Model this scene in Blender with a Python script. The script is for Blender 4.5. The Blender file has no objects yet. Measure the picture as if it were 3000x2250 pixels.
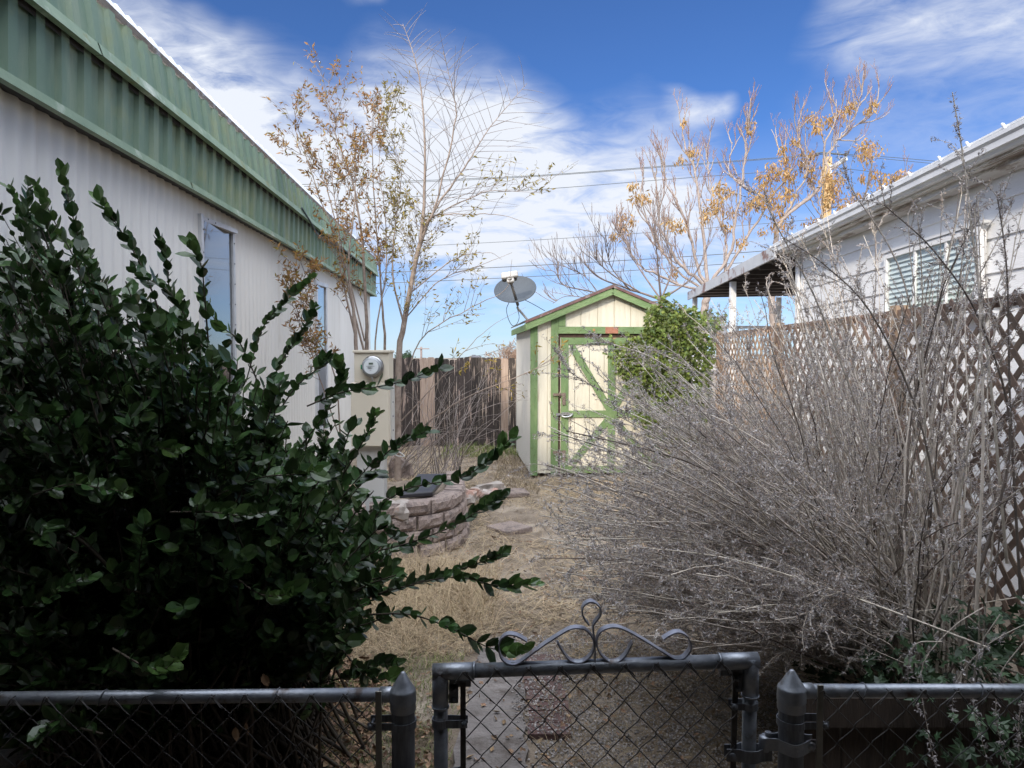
import bpy, math, random
import numpy as np
from mathutils import Vector, Matrix

random.seed(7)
RNG = np.random.default_rng(7)
C = bpy.context.scene.collection
S = bpy.context.scene

# ------------------------------------------------------------------ camera
F = 2080.0                      # focal length in photo pixels (3000 wide)
H = 1.70                        # eye height
PITCH = math.atan(85 / F)       # horizon a little above the middle
cam_d = bpy.data.cameras.new('camera')
cam_d.sensor_width = 36.0
cam_d.lens = F / 3000 * 36
cam_d.clip_start = 0.05
cam_d.clip_end = 2000
cam = bpy.data.objects.new('camera', cam_d)
C.objects.link(cam)
cam.location = (0, 0, H)
cam.rotation_euler = (math.radians(90) - PITCH, 0, 0)
S.camera = cam

# ------------------------------------------------------------------ light
SUN_EL, SUN_AZ = 30.0, -30.0     # behind the viewer, to the left
w = bpy.data.worlds.new("World")
S.world = w
w.use_nodes = True
wn, wl = w.node_tree.nodes, w.node_tree.links
wn.clear()


def wnode(t, **k):
    n = wn.new(t)
    for a, b in k.items():
        setattr(n, a, b)
    return n


def wmath(op, a, b=None, c=None, clamp=False):
    n = wnode('ShaderNodeMath', operation=op, use_clamp=clamp)
    for i, v in enumerate((a, b, c)):
        if v is None:
            continue
        if isinstance(v, (int, float)):
            n.inputs[i].default_value = v
        else:
            wl.new(v, n.inputs[i])
    return n.outputs[0]


def wvec(op, a, b):
    n = wnode('ShaderNodeVectorMath', operation=op)
    for i, v in enumerate((a, b)):
        if isinstance(v, (tuple, list)):
            n.inputs[i].default_value = v
        else:
            wl.new(v, n.inputs[i])
    return n


out = wnode('ShaderNodeOutputWorld')
bg = wnode('ShaderNodeBackground')
bg.inputs['Strength'].default_value = 0.10
wl.new(bg.outputs[0], out.inputs[0])
sky = wnode('ShaderNodeTexSky')
sky.sky_type = 'NISHITA'
sky.sun_disc = False
sky.sun_elevation = math.radians(SUN_EL)
sky.sun_rotation = math.radians(180 - SUN_AZ)
sky.altitude = 1300
sky.air_density = 1.0
sky.dust_density = 0.35
sky.ozone_density = 2.5
hs = wnode('ShaderNodeHueSaturation')
hs.inputs['Saturation'].default_value = 1.0
hs.inputs['Hue'].default_value = 0.5
hs.inputs['Value'].default_value = 1.0
gain = wvec('MULTIPLY', sky.outputs[0], (0.50, 0.80, 1.25))
wl.new(gain.outputs[0], hs.inputs['Color'])
tc = wnode('ShaderNodeTexCoord')
DIR = tc.outputs['Generated']


def pix_dir(px, py):
    u, v = (px - 1500) / F, (1125 - py) / F
    d = Vector((u, math.cos(PITCH) + v * math.sin(PITCH), -math.sin(PITCH) + v * math.cos(PITCH)))
    return d.normalized()


# warp the direction with noise so the cloud banks have ragged edges
nw = wnode('ShaderNodeTexNoise')
nw.inputs['Scale'].default_value = 3.2
nw.inputs['Detail'].default_value = 4
wl.new(DIR, nw.inputs['Vector'])
warp = wvec('SUBTRACT', nw.outputs['Color'], (0.5, 0.5, 0.5))
warp = wvec('MULTIPLY', warp.outputs[0], (0.24, 0.24, 0.20))
WD = wvec('ADD', DIR, warp.outputs[0]).outputs[0]
WD = wvec('NORMALIZE', WD, (0, 0, 0)).outputs[0]


def bank(p0, p1, width, amp):
    """a soft streak of cloud along the great circle between two directions"""
    a, b = pix_dir(*p0), pix_dir(*p1)
    mid = (a + b).normalized()
    n = a.cross(b).normalized()
    along = (b - a).normalized()
    half = (b - a).length / 2
    dn = wmath('ABSOLUTE', wvec('DOT_PRODUCT', WD, tuple(n)).outputs['Value'])
    da = wmath('ABSOLUTE', wvec('DOT_PRODUCT', WD, tuple(along)).outputs['Value'])
    fwd = wvec('DOT_PRODUCT', WD, tuple(mid)).outputs['Value']
    e1 = wmath('DIVIDE', dn, width)
    e2 = wmath('DIVIDE', wmath('MAXIMUM', wmath('SUBTRACT', da, half), 0.0), width)
    r = wmath('SQRT', wmath('ADD', wmath('MULTIPLY', e1, e1), wmath('MULTIPLY', e2, e2)))
    m = wmath('SUBTRACT', 1.0, r, clamp=True)
    m = wmath('MULTIPLY', wmath('MULTIPLY', m, m), wmath('SUBTRACT', 3.0, wmath('MULTIPLY', m, 2.0)))
    m = wmath('MULTIPLY', m, wmath('GREATER_THAN', fwd, 0.0))
    return wmath('MULTIPLY', m, amp)


banks = [bank((400, 90), (800, 430), 0.085, 1.0), bank((760, 380), (1050, 520), 0.12, 0.8),
         bank((1150, 540), (1900, 580), 0.15, 0.95), bank((1300, 780), (2300, 850), 0.16, 0.55),
         bank((1350, 420), (1600, 380), 0.09, 0.40),
         bank((2520, 10), (3050, 60), 0.085, 0.60), bank((1960, 290), (2110, 285), 0.035, 0.60),
         bank((2650, 400), (3000, 330), 0.16, 0.22),
         bank((1050, 20), (1150, 25), 0.03, 0.55),
         bank((1150, 330), (1450, 330), 0.10, 0.55)]
acc = banks[0]
for bnk in banks[1:]:
    acc = wmath('ADD', acc, bnk)
# streaky fibres
mp = wnode('ShaderNodeMapping')
mp.inputs['Scale'].default_value = (5.0, 7.0, 17.0)
mp.inputs['Rotation'].default_value = (0.1, 0.45, 0.2)
wl.new(DIR, mp.inputs['Vector'])
fib = wnode('ShaderNodeTexNoise')
fib.inputs['Scale'].default_value = 1.0
fib.inputs['Detail'].default_value = 8
fib.inputs['Roughness'].default_value = 0.58
fib.inputs['Distortion'].default_value = 0.5
wl.new(mp.outputs[0], fib.inputs['Vector'])
mp2 = wnode('ShaderNodeMapping')
mp2.inputs['Scale'].default_value = (13.0, 17.0, 46.0)
mp2.inputs['Rotation'].default_value = (0.15, 0.62, 0.3)
wl.new(DIR, mp2.inputs['Vector'])
fib2 = wnode('ShaderNodeTexNoise')
fib2.inputs['Scale'].default_value = 1.0
fib2.inputs['Detail'].default_value = 9
fib2.inputs['Roughness'].default_value = 0.62
fib2.inputs['Distortion'].default_value = 0.9
wl.new(mp2.outputs[0], fib2.inputs['Vector'])
f1 = wmath('ADD', wmath('MULTIPLY_ADD', fib.outputs['Fac'], 2.6, -1.42), wmath('MULTIPLY', fib2.outputs['Fac'], 1.9))
cm = wmath('MULTIPLY', acc, f1, clamp=True)
# thin general veil, thicker towards the horizon
sep = wnode('ShaderNodeSeparateXYZ')
wl.new(DIR, sep.inputs[0])
low = wmath('SUBTRACT', 1.0, wmath('MULTIPLY', wmath('ABSOLUTE', sep.outputs['Z']), 3.4), clamp=True)
veil = wmath('MULTIPLY', wmath('MULTIPLY_ADD', low, 0.55, 0.01), wmath('MULTIPLY_ADD', fib.outputs['Fac'], 1.2, 0.3))
cm = wmath('MAXIMUM', cm, wmath('MULTIPLY', veil, 0.9), clamp=True)
# unseen bright sky zone added behind and above the viewer to light the yard
sund = Vector((math.sin(math.radians(SUN_AZ)) * -1 * math.cos(math.radians(SUN_EL)) * -1, -math.cos(math.radians(SUN_AZ)) * math.cos(math.radians(SUN_EL)), math.sin(math.radians(SUN_EL))))
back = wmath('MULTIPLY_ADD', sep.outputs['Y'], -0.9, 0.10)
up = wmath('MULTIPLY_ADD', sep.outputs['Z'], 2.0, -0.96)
fill_zone = wmath('ADD', wmath('MAXIMUM', back, 0.0), wmath('MAXIMUM', up, 0.0), clamp=True)
FILL_COVER = 0.72
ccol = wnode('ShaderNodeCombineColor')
cmask = wmath('MAXIMUM', cm, wmath('MULTIPLY', fill_zone, FILL_COVER), clamp=True)
cbright = wmath('MULTIPLY_ADD', fill_zone, 42.0, 8.6)  # added zone lifted far above the visible cloud brightness
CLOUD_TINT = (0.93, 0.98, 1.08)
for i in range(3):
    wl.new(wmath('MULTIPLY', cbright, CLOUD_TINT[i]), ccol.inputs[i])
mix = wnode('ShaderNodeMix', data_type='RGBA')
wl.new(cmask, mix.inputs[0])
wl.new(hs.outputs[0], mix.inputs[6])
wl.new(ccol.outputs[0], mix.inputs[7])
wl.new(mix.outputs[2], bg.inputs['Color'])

sl = bpy.data.lights.new('sun', 'SUN')
sl.energy = 3.2
sl.angle = math.radians(4.0)       # softened by thin cloud
sl.color = (1.0, 0.90, 0.76)
so = bpy.data.objects.new('sun', sl)
C.objects.link(so)
so.rotation_euler = (math.radians(90 - SUN_EL), 0, math.radians(SUN_AZ))
so.location = (0, -5, 12)

S.render.engine = 'CYCLES'
S.view_settings.view_transform = 'Standard'
S.view_settings.look = 'None'
S.view_settings.exposure = 0.12
S.view_settings.gamma = 1.0
S.cycles.max_bounces = 6


# ------------------------------------------------------------------ helpers
def P(px, py, D):
    """photo pixel and distance in front of the viewer -> place in the yard"""
    u, v = (px - 1500) / F, (1125 - py) / F
    d = (u, math.cos(PITCH) + v * math.sin(PITCH), -math.sin(PITCH) + v * math.cos(PITCH))
    k = D / d[1]
    return (d[0] * k, D, H + d[2] * k)


def mat(name, c1, c2=None, scale=8, rough=0.7, bump=0.0, bscale=None, metal=0.0, stretch=(1, 1, 1), spec=0.5,
        island=0.0, stain=None, stain_scale=3, stain_lo=0.55, stain_hi=0.65, stain_stretch=None, trans=0.0, detail=6,
        coat=0.0, emit=None, rvar=0.0, stain2=None, stain2_scale=20, stain2_lo=0.6, stain2_hi=0.65):
    m = bpy.data.materials.new(name)
    m.use_nodes = True
    n, l = m.node_tree.nodes, m.node_tree.links
    b = n['Principled BSDF']
    b.inputs['Roughness'].default_value = rough
    b.inputs['Metallic'].default_value = metal
    b.inputs['Specular IOR Level'].default_value = spec
    if coat:
        b.inputs['Coat Weight'].default_value = coat
        b.inputs['Coat Roughness'].default_value = 0.15
    c1 = tuple(c1) + (1,)
    c2 = (tuple(c2) + (1,)) if c2 else c1
    t = n.new('ShaderNodeTexCoord')
    mp = n.new('ShaderNodeMapping')
    mp.inputs['Scale'].default_value = stretch
    l.new(t.outputs['Object'], mp.inputs['Vector'])
    nz = n.new('ShaderNodeTexNoise')
    nz.inputs['Scale'].default_value = scale
    nz.inputs['Detail'].default_value = detail
    nz.inputs['Roughness'].default_value = 0.6
    l.new(mp.outputs[0], nz.inputs['Vector'])
    rp = n.new('ShaderNodeValToRGB')
    rp.color_ramp.elements[0].position = 0.32
    rp.color_ramp.elements[1].position = 0.68
    rp.color_ramp.elements[0].color = c1
    rp.color_ramp.elements[1].color = c2
    l.new(nz.outputs['Fac'], rp.inputs[0])
    col = rp.outputs[0]

    def mixin(col, scol, sc, lo, hi, st):
        mp2 = n.new('ShaderNodeMapping')
        mp2.inputs['Scale'].default_value = st or stretch
        mp2.inputs['Location'].default_value = (3.1, 7.7, 1.9)
        l.new(t.outputs['Object'], mp2.inputs['Vector'])
        n2 = n.new('ShaderNodeTexNoise')
        n2.inputs['Scale'].default_value = sc
        n2.inputs['Detail'].default_value = 8
        n2.inputs['Roughness'].default_value = 0.65
        l.new(mp2.outputs[0], n2.inputs['Vector'])
        mr = n.new('ShaderNodeMapRange')
        mr.inputs['From Min'].default_value = lo
        mr.inputs['From Max'].default_value = hi
        l.new(n2.outputs['Fac'], mr.inputs[0])
        mx = n.new('ShaderNodeMix')
        mx.data_type = 'RGBA'
        l.new(mr.outputs[0], mx.inputs[0])
        l.new(col, mx.inputs[6])
        mx.inputs[7].default_value = tuple(scol) + (1,)
        return mx.outputs[2]
    if stain:
        col = mixin(col, stain, stain_scale, stain_lo, stain_hi, stain_stretch)
    if stain2:
        col = mixin(col, stain2, stain2_scale, stain2_lo, stain2_hi, (1, 1, 1))
    if island:
        g = n.new('ShaderNodeNewGeometry')
        h = n.new('ShaderNodeHueSaturation')
        mr = n.new('ShaderNodeMapRange')
        mr.inputs['To Min'].default_value = 1 - island
        mr.inputs['To Max'].default_value = 1 + island
        l.new(g.outputs['Random Per Island'], mr.inputs[0])
        l.new(mr.outputs[0], h.inputs['Value'])
        mr2 = n.new('ShaderNodeMapRange')
        mr2.inputs['To Min'].default_value = 0.5 - island * 0.03
        mr2.inputs['To Max'].default_value = 0.5 + island * 0.03
        ml = n.new('ShaderNodeMath')
        ml.operation = 'FRACT'
        ml2 = n.new('ShaderNodeMath')
        ml2.operation = 'MULTIPLY'
        ml2.inputs[1].default_value = 17.3
        l.new(g.outputs['Random Per Island'], ml2.inputs[0])
        l.new(ml2.outputs[0], ml.inputs[0])
        l.new(ml.outputs[0], mr2.inputs[0])
        l.new(mr2.outputs[0], h.inputs['Hue'])
        l.new(col, h.inputs['Color'])
        col = h.outputs[0]
    l.new(col, b.inputs['Base Color'])
    if rvar:
        mr = n.new('ShaderNodeMapRange')
        mr.inputs['To Min'].default_value = max(0.02, rough - rvar)
        mr.inputs['To Max'].default_value = min(1, rough + rvar)
        l.new(nz.outputs['Fac'], mr.inputs[0])
        l.new(mr.outputs[0], b.inputs['Roughness'])
    if bump:
        n3 = n.new('ShaderNodeTexNoise')
        n3.inputs['Scale'].default_value = bscale or scale * 3
        n3.inputs['Detail'].default_value = 5
        l.new(mp.outputs[0], n3.inputs['Vector'])
        bp = n.new('ShaderNodeBump')
        bp.inputs['Strength'].default_value = bump
        bp.inputs['Distance'].default_value = 0.01
        l.new(n3.outputs['Fac'], bp.inputs['Height'])
        l.new(bp.outputs[0], b.inputs['Normal'])
    if trans:
        tr = n.new('ShaderNodeBsdfTranslucent')
        l.new(col, tr.inputs['Color'])
        ms = n.new('ShaderNodeMixShader')
        ms.inputs[0].default_value = trans
        l.new(b.outputs[0], ms.inputs[1])
        l.new(tr.outputs[0], ms.inputs[2])
        l.new(ms.outputs[0], n['Material Output'].inputs['Surface'])
    if emit:
        b.inputs['Emission Color'].default_value = tuple(emit) + (1,)
        b.inputs['Emission Strength'].default_value = 1
    return m


def nrm(a):
    return a / np.maximum(np.linalg.norm(a, axis=-1, keepdims=True), 1e-9)


class G:
    """collects geometry for one mesh object"""

    def __init__(s):
        s.V, s.Fc, s.n = [], [], 0

    def add(s, V, Fs, m=0, smooth=False):
        V = np.asarray(V, float).reshape(-1, 3)
        Fs = np.asarray(Fs, np.int64)
        s.V.append(V)
        s.Fc.append((Fs + s.n, m, smooth))
        s.n += len(V)

    def quad(s, a, b, c, d, m=0):
        s.add([a, b, c, d], [[0, 1, 2, 3]], m)

    def box(s, c, d, rot=0.0, m=0, M=None):
        x, y, z = d[0] / 2, d[1] / 2, d[2] / 2
        V = np.array([(i, j, k) for i in (-x, x) for j in (-y, y) for k in (-z, z)], float)
        if M is not None:
            V = V @ np.array(M).T
        elif rot:
            cs, sn = math.cos(rot), math.sin(rot)
            V = np.stack([V[:, 0] * cs - V[:, 1] * sn, V[:, 0] * sn + V[:, 1] * cs, V[:, 2]], 1)
        s.add(V + np.array(c), [[0, 1, 3, 2], [4, 6, 7, 5], [0, 4, 5, 1], [2, 3, 7, 6], [0, 2, 6, 4], [1, 5, 7, 3]], m)

    def beam(s, a, b, wd, th, up=(0, 0, 1), m=0):
        """a board from a to b: wd across (perpendicular to up and to its run), th along up"""
        a, b, up = np.array(a, float), np.array(b, float), np.array(up, float)
        d = b - a
        L = np.linalg.norm(d)
        d = d / L
        sx = nrm(np.cross(d, up))
        uz = nrm(np.cross(sx, d))
        M = np.stack([d, sx, uz], 1)
        s.box((a + b) / 2, (L, wd, th), M=M, m=m)

    def tubes(s, Pt, R, sides=4, m=0, smooth=True, cap=False):
        """N tubes of K points: Pt (N,K,3), R (N,K)"""
        Pt = np.asarray(Pt, float)
        if Pt.ndim == 2:
            Pt = Pt[None]
        N, K = Pt.shape[:2]
        R = np.broadcast_to(np.asarray(R, float), (N, K)) if np.ndim(R) != 2 else np.asarray(R)
        T = np.gradient(Pt, axis=1)
        T = nrm(T)
        mean = nrm(Pt[:, -1] - Pt[:, 0] + 1e-6)
        ref = np.where(np.abs(mean[:, 2:3]) > 0.75, np.array([[0.0, 1.0, 0.0]]), np.array([[0.0, 0.0, 1.0]]))
        A = nrm(np.cross(T, ref[:, None, :]))
        B = np.cross(T, A)
        an = np.arange(sides) * 2 * math.pi / sides
        V = Pt[:, :, None, :] + R[:, :, None, None] * (A[:, :, None, :] * np.cos(an)[None, None, :, None] + B[:, :, None, :] * np.sin(an)[None, None, :, None])
        i = np.arange(N)[:, None, None] * K * sides
        k = np.arange(K - 1)[None, :, None] * sides
        j = np.arange(sides)[None, None, :]
        j2 = (j + 1) % sides
        Fq = np.stack([i + k + j, i + k + j2, i + k + sides + j2, i + k + sides + j], -1).reshape(-1, 4)
        base = s.n
        s.add(V.reshape(-1, 3), Fq, m, smooth)
        if cap:
            for a in range(N):
                o = base + a * K * sides
                s.Fc.append((np.array([[o + q for q in range(sides)][::-1]]), m, False))
                o += (K - 1) * sides
                s.Fc.append((np.array([[o + q for q in range(sides)]]), m, False))

    def tube(s, pts, r, sides=8, m=0, cap=True):
        pts = np.asarray(pts, float)
        s.tubes(pts[None], np.broadcast_to(np.asarray(r, float), (1, len(pts))), sides, m, True, cap)

    def lathe(s, base, prof, n=24, axis=(0, 0, 1), m=0, smooth=True):
        """prof: list of (radius, height) along axis"""
        ax = nrm(np.array(axis, float))
        ref = np.array([0, 1, 0]) if abs(ax[2]) > 0.8 else np.array([0, 0, 1])
        A = nrm(np.cross(ax, ref))
        B = np.cross(ax, A)
        V = []
        for r, h in prof:
            for q in range(n):
                a = 2 * math.pi * q / n
                V.append(np.array(base) + ax * h + r * (A * math.cos(a) + B * math.sin(a)))
        Fs = [[k * n + q, k * n + (q + 1) % n, (k + 1) * n + (q + 1) % n, (k + 1) * n + q] for k in range(len(prof) - 1) for q in range(n)]
        s.add(V, Fs, m, smooth)

    def leaves(s, pos, d, nor, size, T, Fs, m=0, smooth=False):
        """copies of a little leaf template at many places"""
        pos, d, nor = np.asarray(pos, float), nrm(np.asarray(d, float)), np.asarray(nor, float)
        side = nrm(np.cross(d, nor))
        nor = np.cross(side, d)
        T = np.asarray(T, float)
        sz = np.broadcast_to(np.asarray(size, float), (len(pos),))[:, None, None]
        V = pos[:, None, :] + sz * (side[:, None, :] * T[None, :, 0:1] + d[:, None, :] * T[None, :, 1:2] + nor[:, None, :] * T[None, :, 2:3])
        for ff in Fs:
            ff = np.asarray(ff)
        Fa = {}
        for ff in Fs:
            Fa.setdefault(len(ff), []).append(ff)
        base = s.n
        s.V.append(V.reshape(-1, 3))
        s.n += V.shape[0] * V.shape[1]
        off = base + np.arange(len(pos)) * len(T)
        for k, fl in Fa.items():
            fl = np.array(fl)
            s.Fc.append(((off[:, None, None] + fl[None]).reshape(-1, k), m, smooth))

    def build(s, name, mats, parent=None):
        if not isinstance(mats, (list, tuple)):
            mats = [mats]
        V = np.concatenate(s.V)
        if parent is not None:
            V = V - np.array(abs_loc(parent))
        me = bpy.data.meshes.new(name)
        lt = np.concatenate([np.full(len(f), f.shape[1]) for f, _, _ in s.Fc])
        li = np.concatenate([f.reshape(-1) for f, _, _ in s.Fc])
        mi = np.concatenate([np.full(len(f), m) for f, m, _ in s.Fc])
        sm = np.concatenate([np.full(len(f), b, bool) for f, _, b in s.Fc])
        me.vertices.add(len(V))
        me.vertices.foreach_set('co', V.reshape(-1))
        me.loops.add(len(li))
        me.loops.foreach_set('vertex_index', li.astype(np.int32))
        me.polygons.add(len(lt))
        me.polygons.foreach_set('loop_start', np.concatenate([[0], np.cumsum(lt)[:-1]]).astype(np.int32))
        me.polygons.foreach_set('loop_total', lt.astype(np.int32))
        me.polygons.foreach_set('material_index', mi.astype(np.int32))
        me.polygons.foreach_set('use_smooth', sm)
        me.update(calc_edges=True)
        me.validate()
        for m in mats:
            me.materials.append(m)
        o = bpy.data.objects.new(name, me)
        C.objects.link(o)
        if parent is not None:
            o.parent = parent
        return o


def abs_loc(o):
    v = Vector(o.location)
    while o.parent:
        o = o.parent
        v += o.location
    return v


def bevel(o, wd, seg=2):
    b = o.modifiers.new('bevel', 'BEVEL')
    b.width = wd
    b.segments = seg
    b.limit_method = 'ANGLE'
    return o


def tag(o, label=None, cat=None, group=None, kind=None):
    if label:
        o['label'] = label
    if cat:
        o['category'] = cat
    if group:
        o['group'] = group
    if kind:
        o['kind'] = kind
    return o


def thing(name, label, cat, loc=(0, 0, 0), group=None):
    o = bpy.data.objects.new(name, None)
    C.objects.link(o)
    o.location = loc
    o.empty_display_size = 0.2
    return tag(o, label, cat, group)


def bez(a, c, b, K):
    t = np.linspace(0, 1, K)[None, :, None]
    a, b, c = [np.asarray(q, float)[:, None, :] for q in (a, b, c)]
    return (1 - t) ** 2 * a + 2 * t * (1 - t) * c + t ** 2 * b


def smooth_line(pts, K):
    """Catmull-Rom through points, resampled to K"""
    p = np.asarray(pts, float)
    q = np.vstack([2 * p[0] - p[1], p, 2 * p[-1] - p[-2]])
    outp = []
    n = len(p) - 1
    for t in np.linspace(0, n, K):
        i = min(int(t), n - 1)
        u = t - i
        a, b, c, d = q[i], q[i + 1], q[i + 2], q[i + 3]
        outp.append(0.5 * ((2 * b) + (-a + c) * u + (2 * a - 5 * b + 4 * c - d) * u * u + (-a + 3 * b - 3 * c + d) * u ** 3))
    return np.array(outp)


def in_poly(x, y, poly):
    r = np.zeros(len(x), bool)
    j = len(poly) - 1
    for i in range(len(poly)):
        xi, yi = poly[i]
        xj, yj = poly[j]
        r ^= ((yi > y) != (yj > y)) & (x < (xj - xi) * (y - yi) / (yj - yi + 1e-9) + xi)
        j = i
    return r


def sample_poly(poly, n):
    p = np.array(poly, float)
    lo, hi = p.min(0), p.max(0)
    out_ = np.zeros((0, 2))
    while len(out_) < n:
        q = lo + RNG.random((n * 3, 2)) * (hi - lo)
        out_ = np.vstack([out_, q[in_poly(q[:, 0], q[:, 1], poly)]])
    return out_[:n]


def Pn(xy, D):
    return np.array([P(x, y, d) for (x, y), d in zip(xy, np.broadcast_to(D, (len(xy),)))])


def rnd(n, k=3):
    return RNG.normal(size=(n, k))


# leaf templates: x across, y along, z up; length 1
OVAL_T = [(0, 0, 0), (0, .33, -.03), (0, .68, -.03), (0, 1, .05), (-.20, .14, .03), (-.34, .42, .07), (-.25, .74, .05),
          (.20, .14, .03), (.34, .42, .07), (.25, .74, .05)]
OVAL_F = [(0, 1, 4), (1, 5, 4), (1, 2, 6, 5), (2, 3, 6), (0, 7, 1), (1, 7, 8), (1, 8, 9, 2), (2, 9, 3)]
SLIM_T = [(0, 0, 0), (-.16, .4, .05), (0, .45, -.03), (.16, .4, .05), (0, 1, -.04)]
SLIM_F = [(0, 2, 1), (0, 3, 2), (1, 2, 4), (2, 3, 4)]
CURL_T = [(0, 0, 0), (-.3, .4, .18), (0, .5, 0), (.3, .4, .12), (0, 1, .2)]
IVY_T = [(0, 0, 0), (-.45, .1, .02), (-.25, .35, .05), (-.55, .62, -.02), (-.15, .62, .06), (0, 1.05, -.05), (.15, .62, .06), (.55, .62, -.02), (.25, .35, .05), (.45, .1, .02), (0, .35, 0)]
IVY_F = [(0, 10, 2, 1), (10, 4, 3, 2), (10, 6, 5, 4), (10, 8, 7, 6), (10, 0, 9, 8)]
CHIP_T = [(-.5, -.4, 0), (.5, -.5, .1), (.4, .5, 0), (-.45, .4, .12)]
CHIP_F = [(0, 1, 2), (0, 2, 3)]

# directions the two long houses run in
LK, RK = -0.049, 0.0625


def LW(off, y, z):
    return (-off + LK * y, y, z)


def RW(off, y, z):
    return (off + RK * y, y, z)


LN = (1 / math.hypot(1, LK), -LK / math.hypot(1, LK), 0)      # outward normals
LROT = math.atan(-LK)     # rotation turning +Y along the house run
RROT = -math.atan(RK)

# ------------------------------------------------------------------ materials
M = {}
M['ground'] = mat('ground_dirt', (.11, .083, .058), (.245, .195, .145), 5.5, .95, .6, 60, stain=(.38, .32, .25), stain_scale=2.1, stain_lo=.5, stain_hi=.7, stain2=(.10, .08, .06), stain2_scale=34)
M['straw'] = mat('dry_grass', (.32, .24, .14), (.48, .375, .24), 5, .75, island=.35, spec=.3)
M['straw_dark'] = mat('dead_grass', (.15, .115, .075), (.30, .235, .15), 5, .85, island=.35, spec=.2)
M['greengrass'] = mat('green_grass', (.10, .14, .035), (.20, .24, .06), 5, .7, island=.35)
M['concrete'] = mat('concrete_path', (.13, .115, .105), (.225, .20, .185), 9, .9, .8, 50, stain=(.10, .082, .07), stain_scale=4.5, stain_lo=.48, stain_hi=.60, stain2=(.30, .275, .25), stain2_scale=16, stain2_lo=.6, stain2_hi=.72)
M['brick'] = mat('red_brick', (.085, .05, .045), (.14, .085, .075), 12, .9, .5, 80, island=.15)
M['litter'] = mat('dead_leaves', (.15, .085, .045), (.30, .20, .12), 20, .7, island=.5)
M['pebble'] = mat('pebbles', (.22, .20, .19), (.40, .37, .35), 20, .85, island=.45)
M['galv'] = mat('galvanized_steel', (.20, .22, .25), (.33, .35, .38), 26, .45, .12, 90, metal=.75, rvar=.12, stain=(.12, .10, .09), stain_scale=11, stain_lo=.56, stain_hi=.66, stain2=(.42, .43, .45), stain2_scale=70, stain2_lo=.68, stain2_hi=.72)
M['galv_dark'] = mat('dull_galvanized_steel', (.10, .11, .125), (.20, .21, .23), 30, .55, .1, 90, metal=.6, stretch=(3, 3, .4))
M['wire'] = mat('fence_wire', (.045, .042, .042), (.10, .095, .09), 60, .6, metal=.4)
M['scroll'] = mat('scrollwork_iron', (.22, .23, .27), (.35, .36, .42), 30, .5, .1, 80, metal=.5, stain=(.14, .09, .07), stain_scale=16, stain_lo=.58, stain_hi=.68)
M['siding_white'] = mat('corrugated_white_metal', (.72, .695, .63), (.81, .785, .725), 1.1, .55, stretch=(1, 1, .25), stain=(.50, .43, .34), stain_scale=2.2, stain_lo=.60, stain_hi=.95, stain_stretch=(2.5, 2.5, .30))
M['green_metal'] = mat('green_painted_metal', (.135, .21, .145), (.20, .28, .195), 1.6, .6, .15, 60, stretch=(1, 1, .5), stain=(.36, .40, .27), stain_scale=1.2, stain_lo=.5, stain_hi=.85, stain_stretch=(3, 3, .6), stain2=(.27, .29, .13), stain2_scale=2.3, stain2_lo=.52, stain2_hi=.8)
M['green_lip'] = mat('green_painted_edge', (.18, .255, .17), (.26, .335, .23), 5, .65, .15, 60, stain=(.52, .56, .47), stain_scale=3, stain_lo=.56, stain_hi=.7, stain2=(.22, .24, .12), stain2_scale=5)
M['dark_gap'] = mat('eave_shadow_dark', (.02, .02, .019), (.045, .042, .04), 8, .8)
M['roof_metal'] = mat('white_roof_metal', (.55, .58, .62), (.70, .72, .75), 3, .35, metal=.35, stretch=(1, 1, 1), stain=(.34, .27, .2), stain_scale=6, stain_lo=.62, stain_hi=.75)
M['roof_edge'] = mat('weathered_drip_edge', (.20, .17, .14), (.30, .26, .22), 10, .8, stain=(.42, .42, .42), stain_scale=8)
M['alum'] = mat('aluminium_frame', (.55, .56, .57), (.66, .67, .68), 8, .45, metal=.15)
M['glass'] = mat('window_glass', (.015, .02, .025), (.03, .035, .04), 2, .03, spec=1.0, coat=1.0)
M['white_paint'] = mat('white_house_paint', (.80, .80, .80), (.86, .86, .86), 3, .65, .35, 40, stretch=(1, .35, 3.0), stain=(.55, .55, .55), stain_scale=5, stain_lo=.62, stain_hi=.75)
M['gutter'] = mat('white_gutter', (.62, .63, .64), (.75, .75, .75), 4, .4, .1, 20, stain=(.40, .38, .36), stain_scale=5, stain_lo=.6, stain_hi=.75)
M['peeling'] = mat('peeling_trim', (.60, .58, .55), (.70, .69, .66), 6, .8, .8, 30, stain=(.33, .28, .24), stain_scale=7, stain_lo=.52, stain_hi=.58, stretch=(1, .3, 2))
M['shingle'] = mat('roof_shingle', (.12, .11, .105), (.24, .23, .22), 30, .95, .6, 60)
M['blind'] = mat('window_blind', (.70, .72, .70), (.78, .79, .78), 5, .5)
M['clear'] = None
M['cream'] = mat('cream_shed_paint', (.64, .59, .46), (.73, .68, .55), 7, .75, .35, 34, stretch=(3.5, 3.5, .35), stain=(.50, .42, .31), stain_scale=6, stain_lo=.61, stain_hi=.70, stain2=(.44, .38, .29), stain2_scale=30, stain2_lo=.66, stain2_hi=.70)
M['white_shed'] = mat('pale_shed_side_paint', (.66, .64, .58), (.74, .72, .67), 7, .75, .35, 34, stretch=(3.5, 3.5, .35))
M['green_trim'] = mat('green_trim_paint', (.12, .20, .075), (.20, .285, .125), 9, .7, .5, 40, stretch=(2, 2, .5), stain=(.30, .21, .12), stain_scale=7, stain_lo=.66, stain_hi=.70, stain2=(.10, .13, .04), stain2_scale=18)
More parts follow.
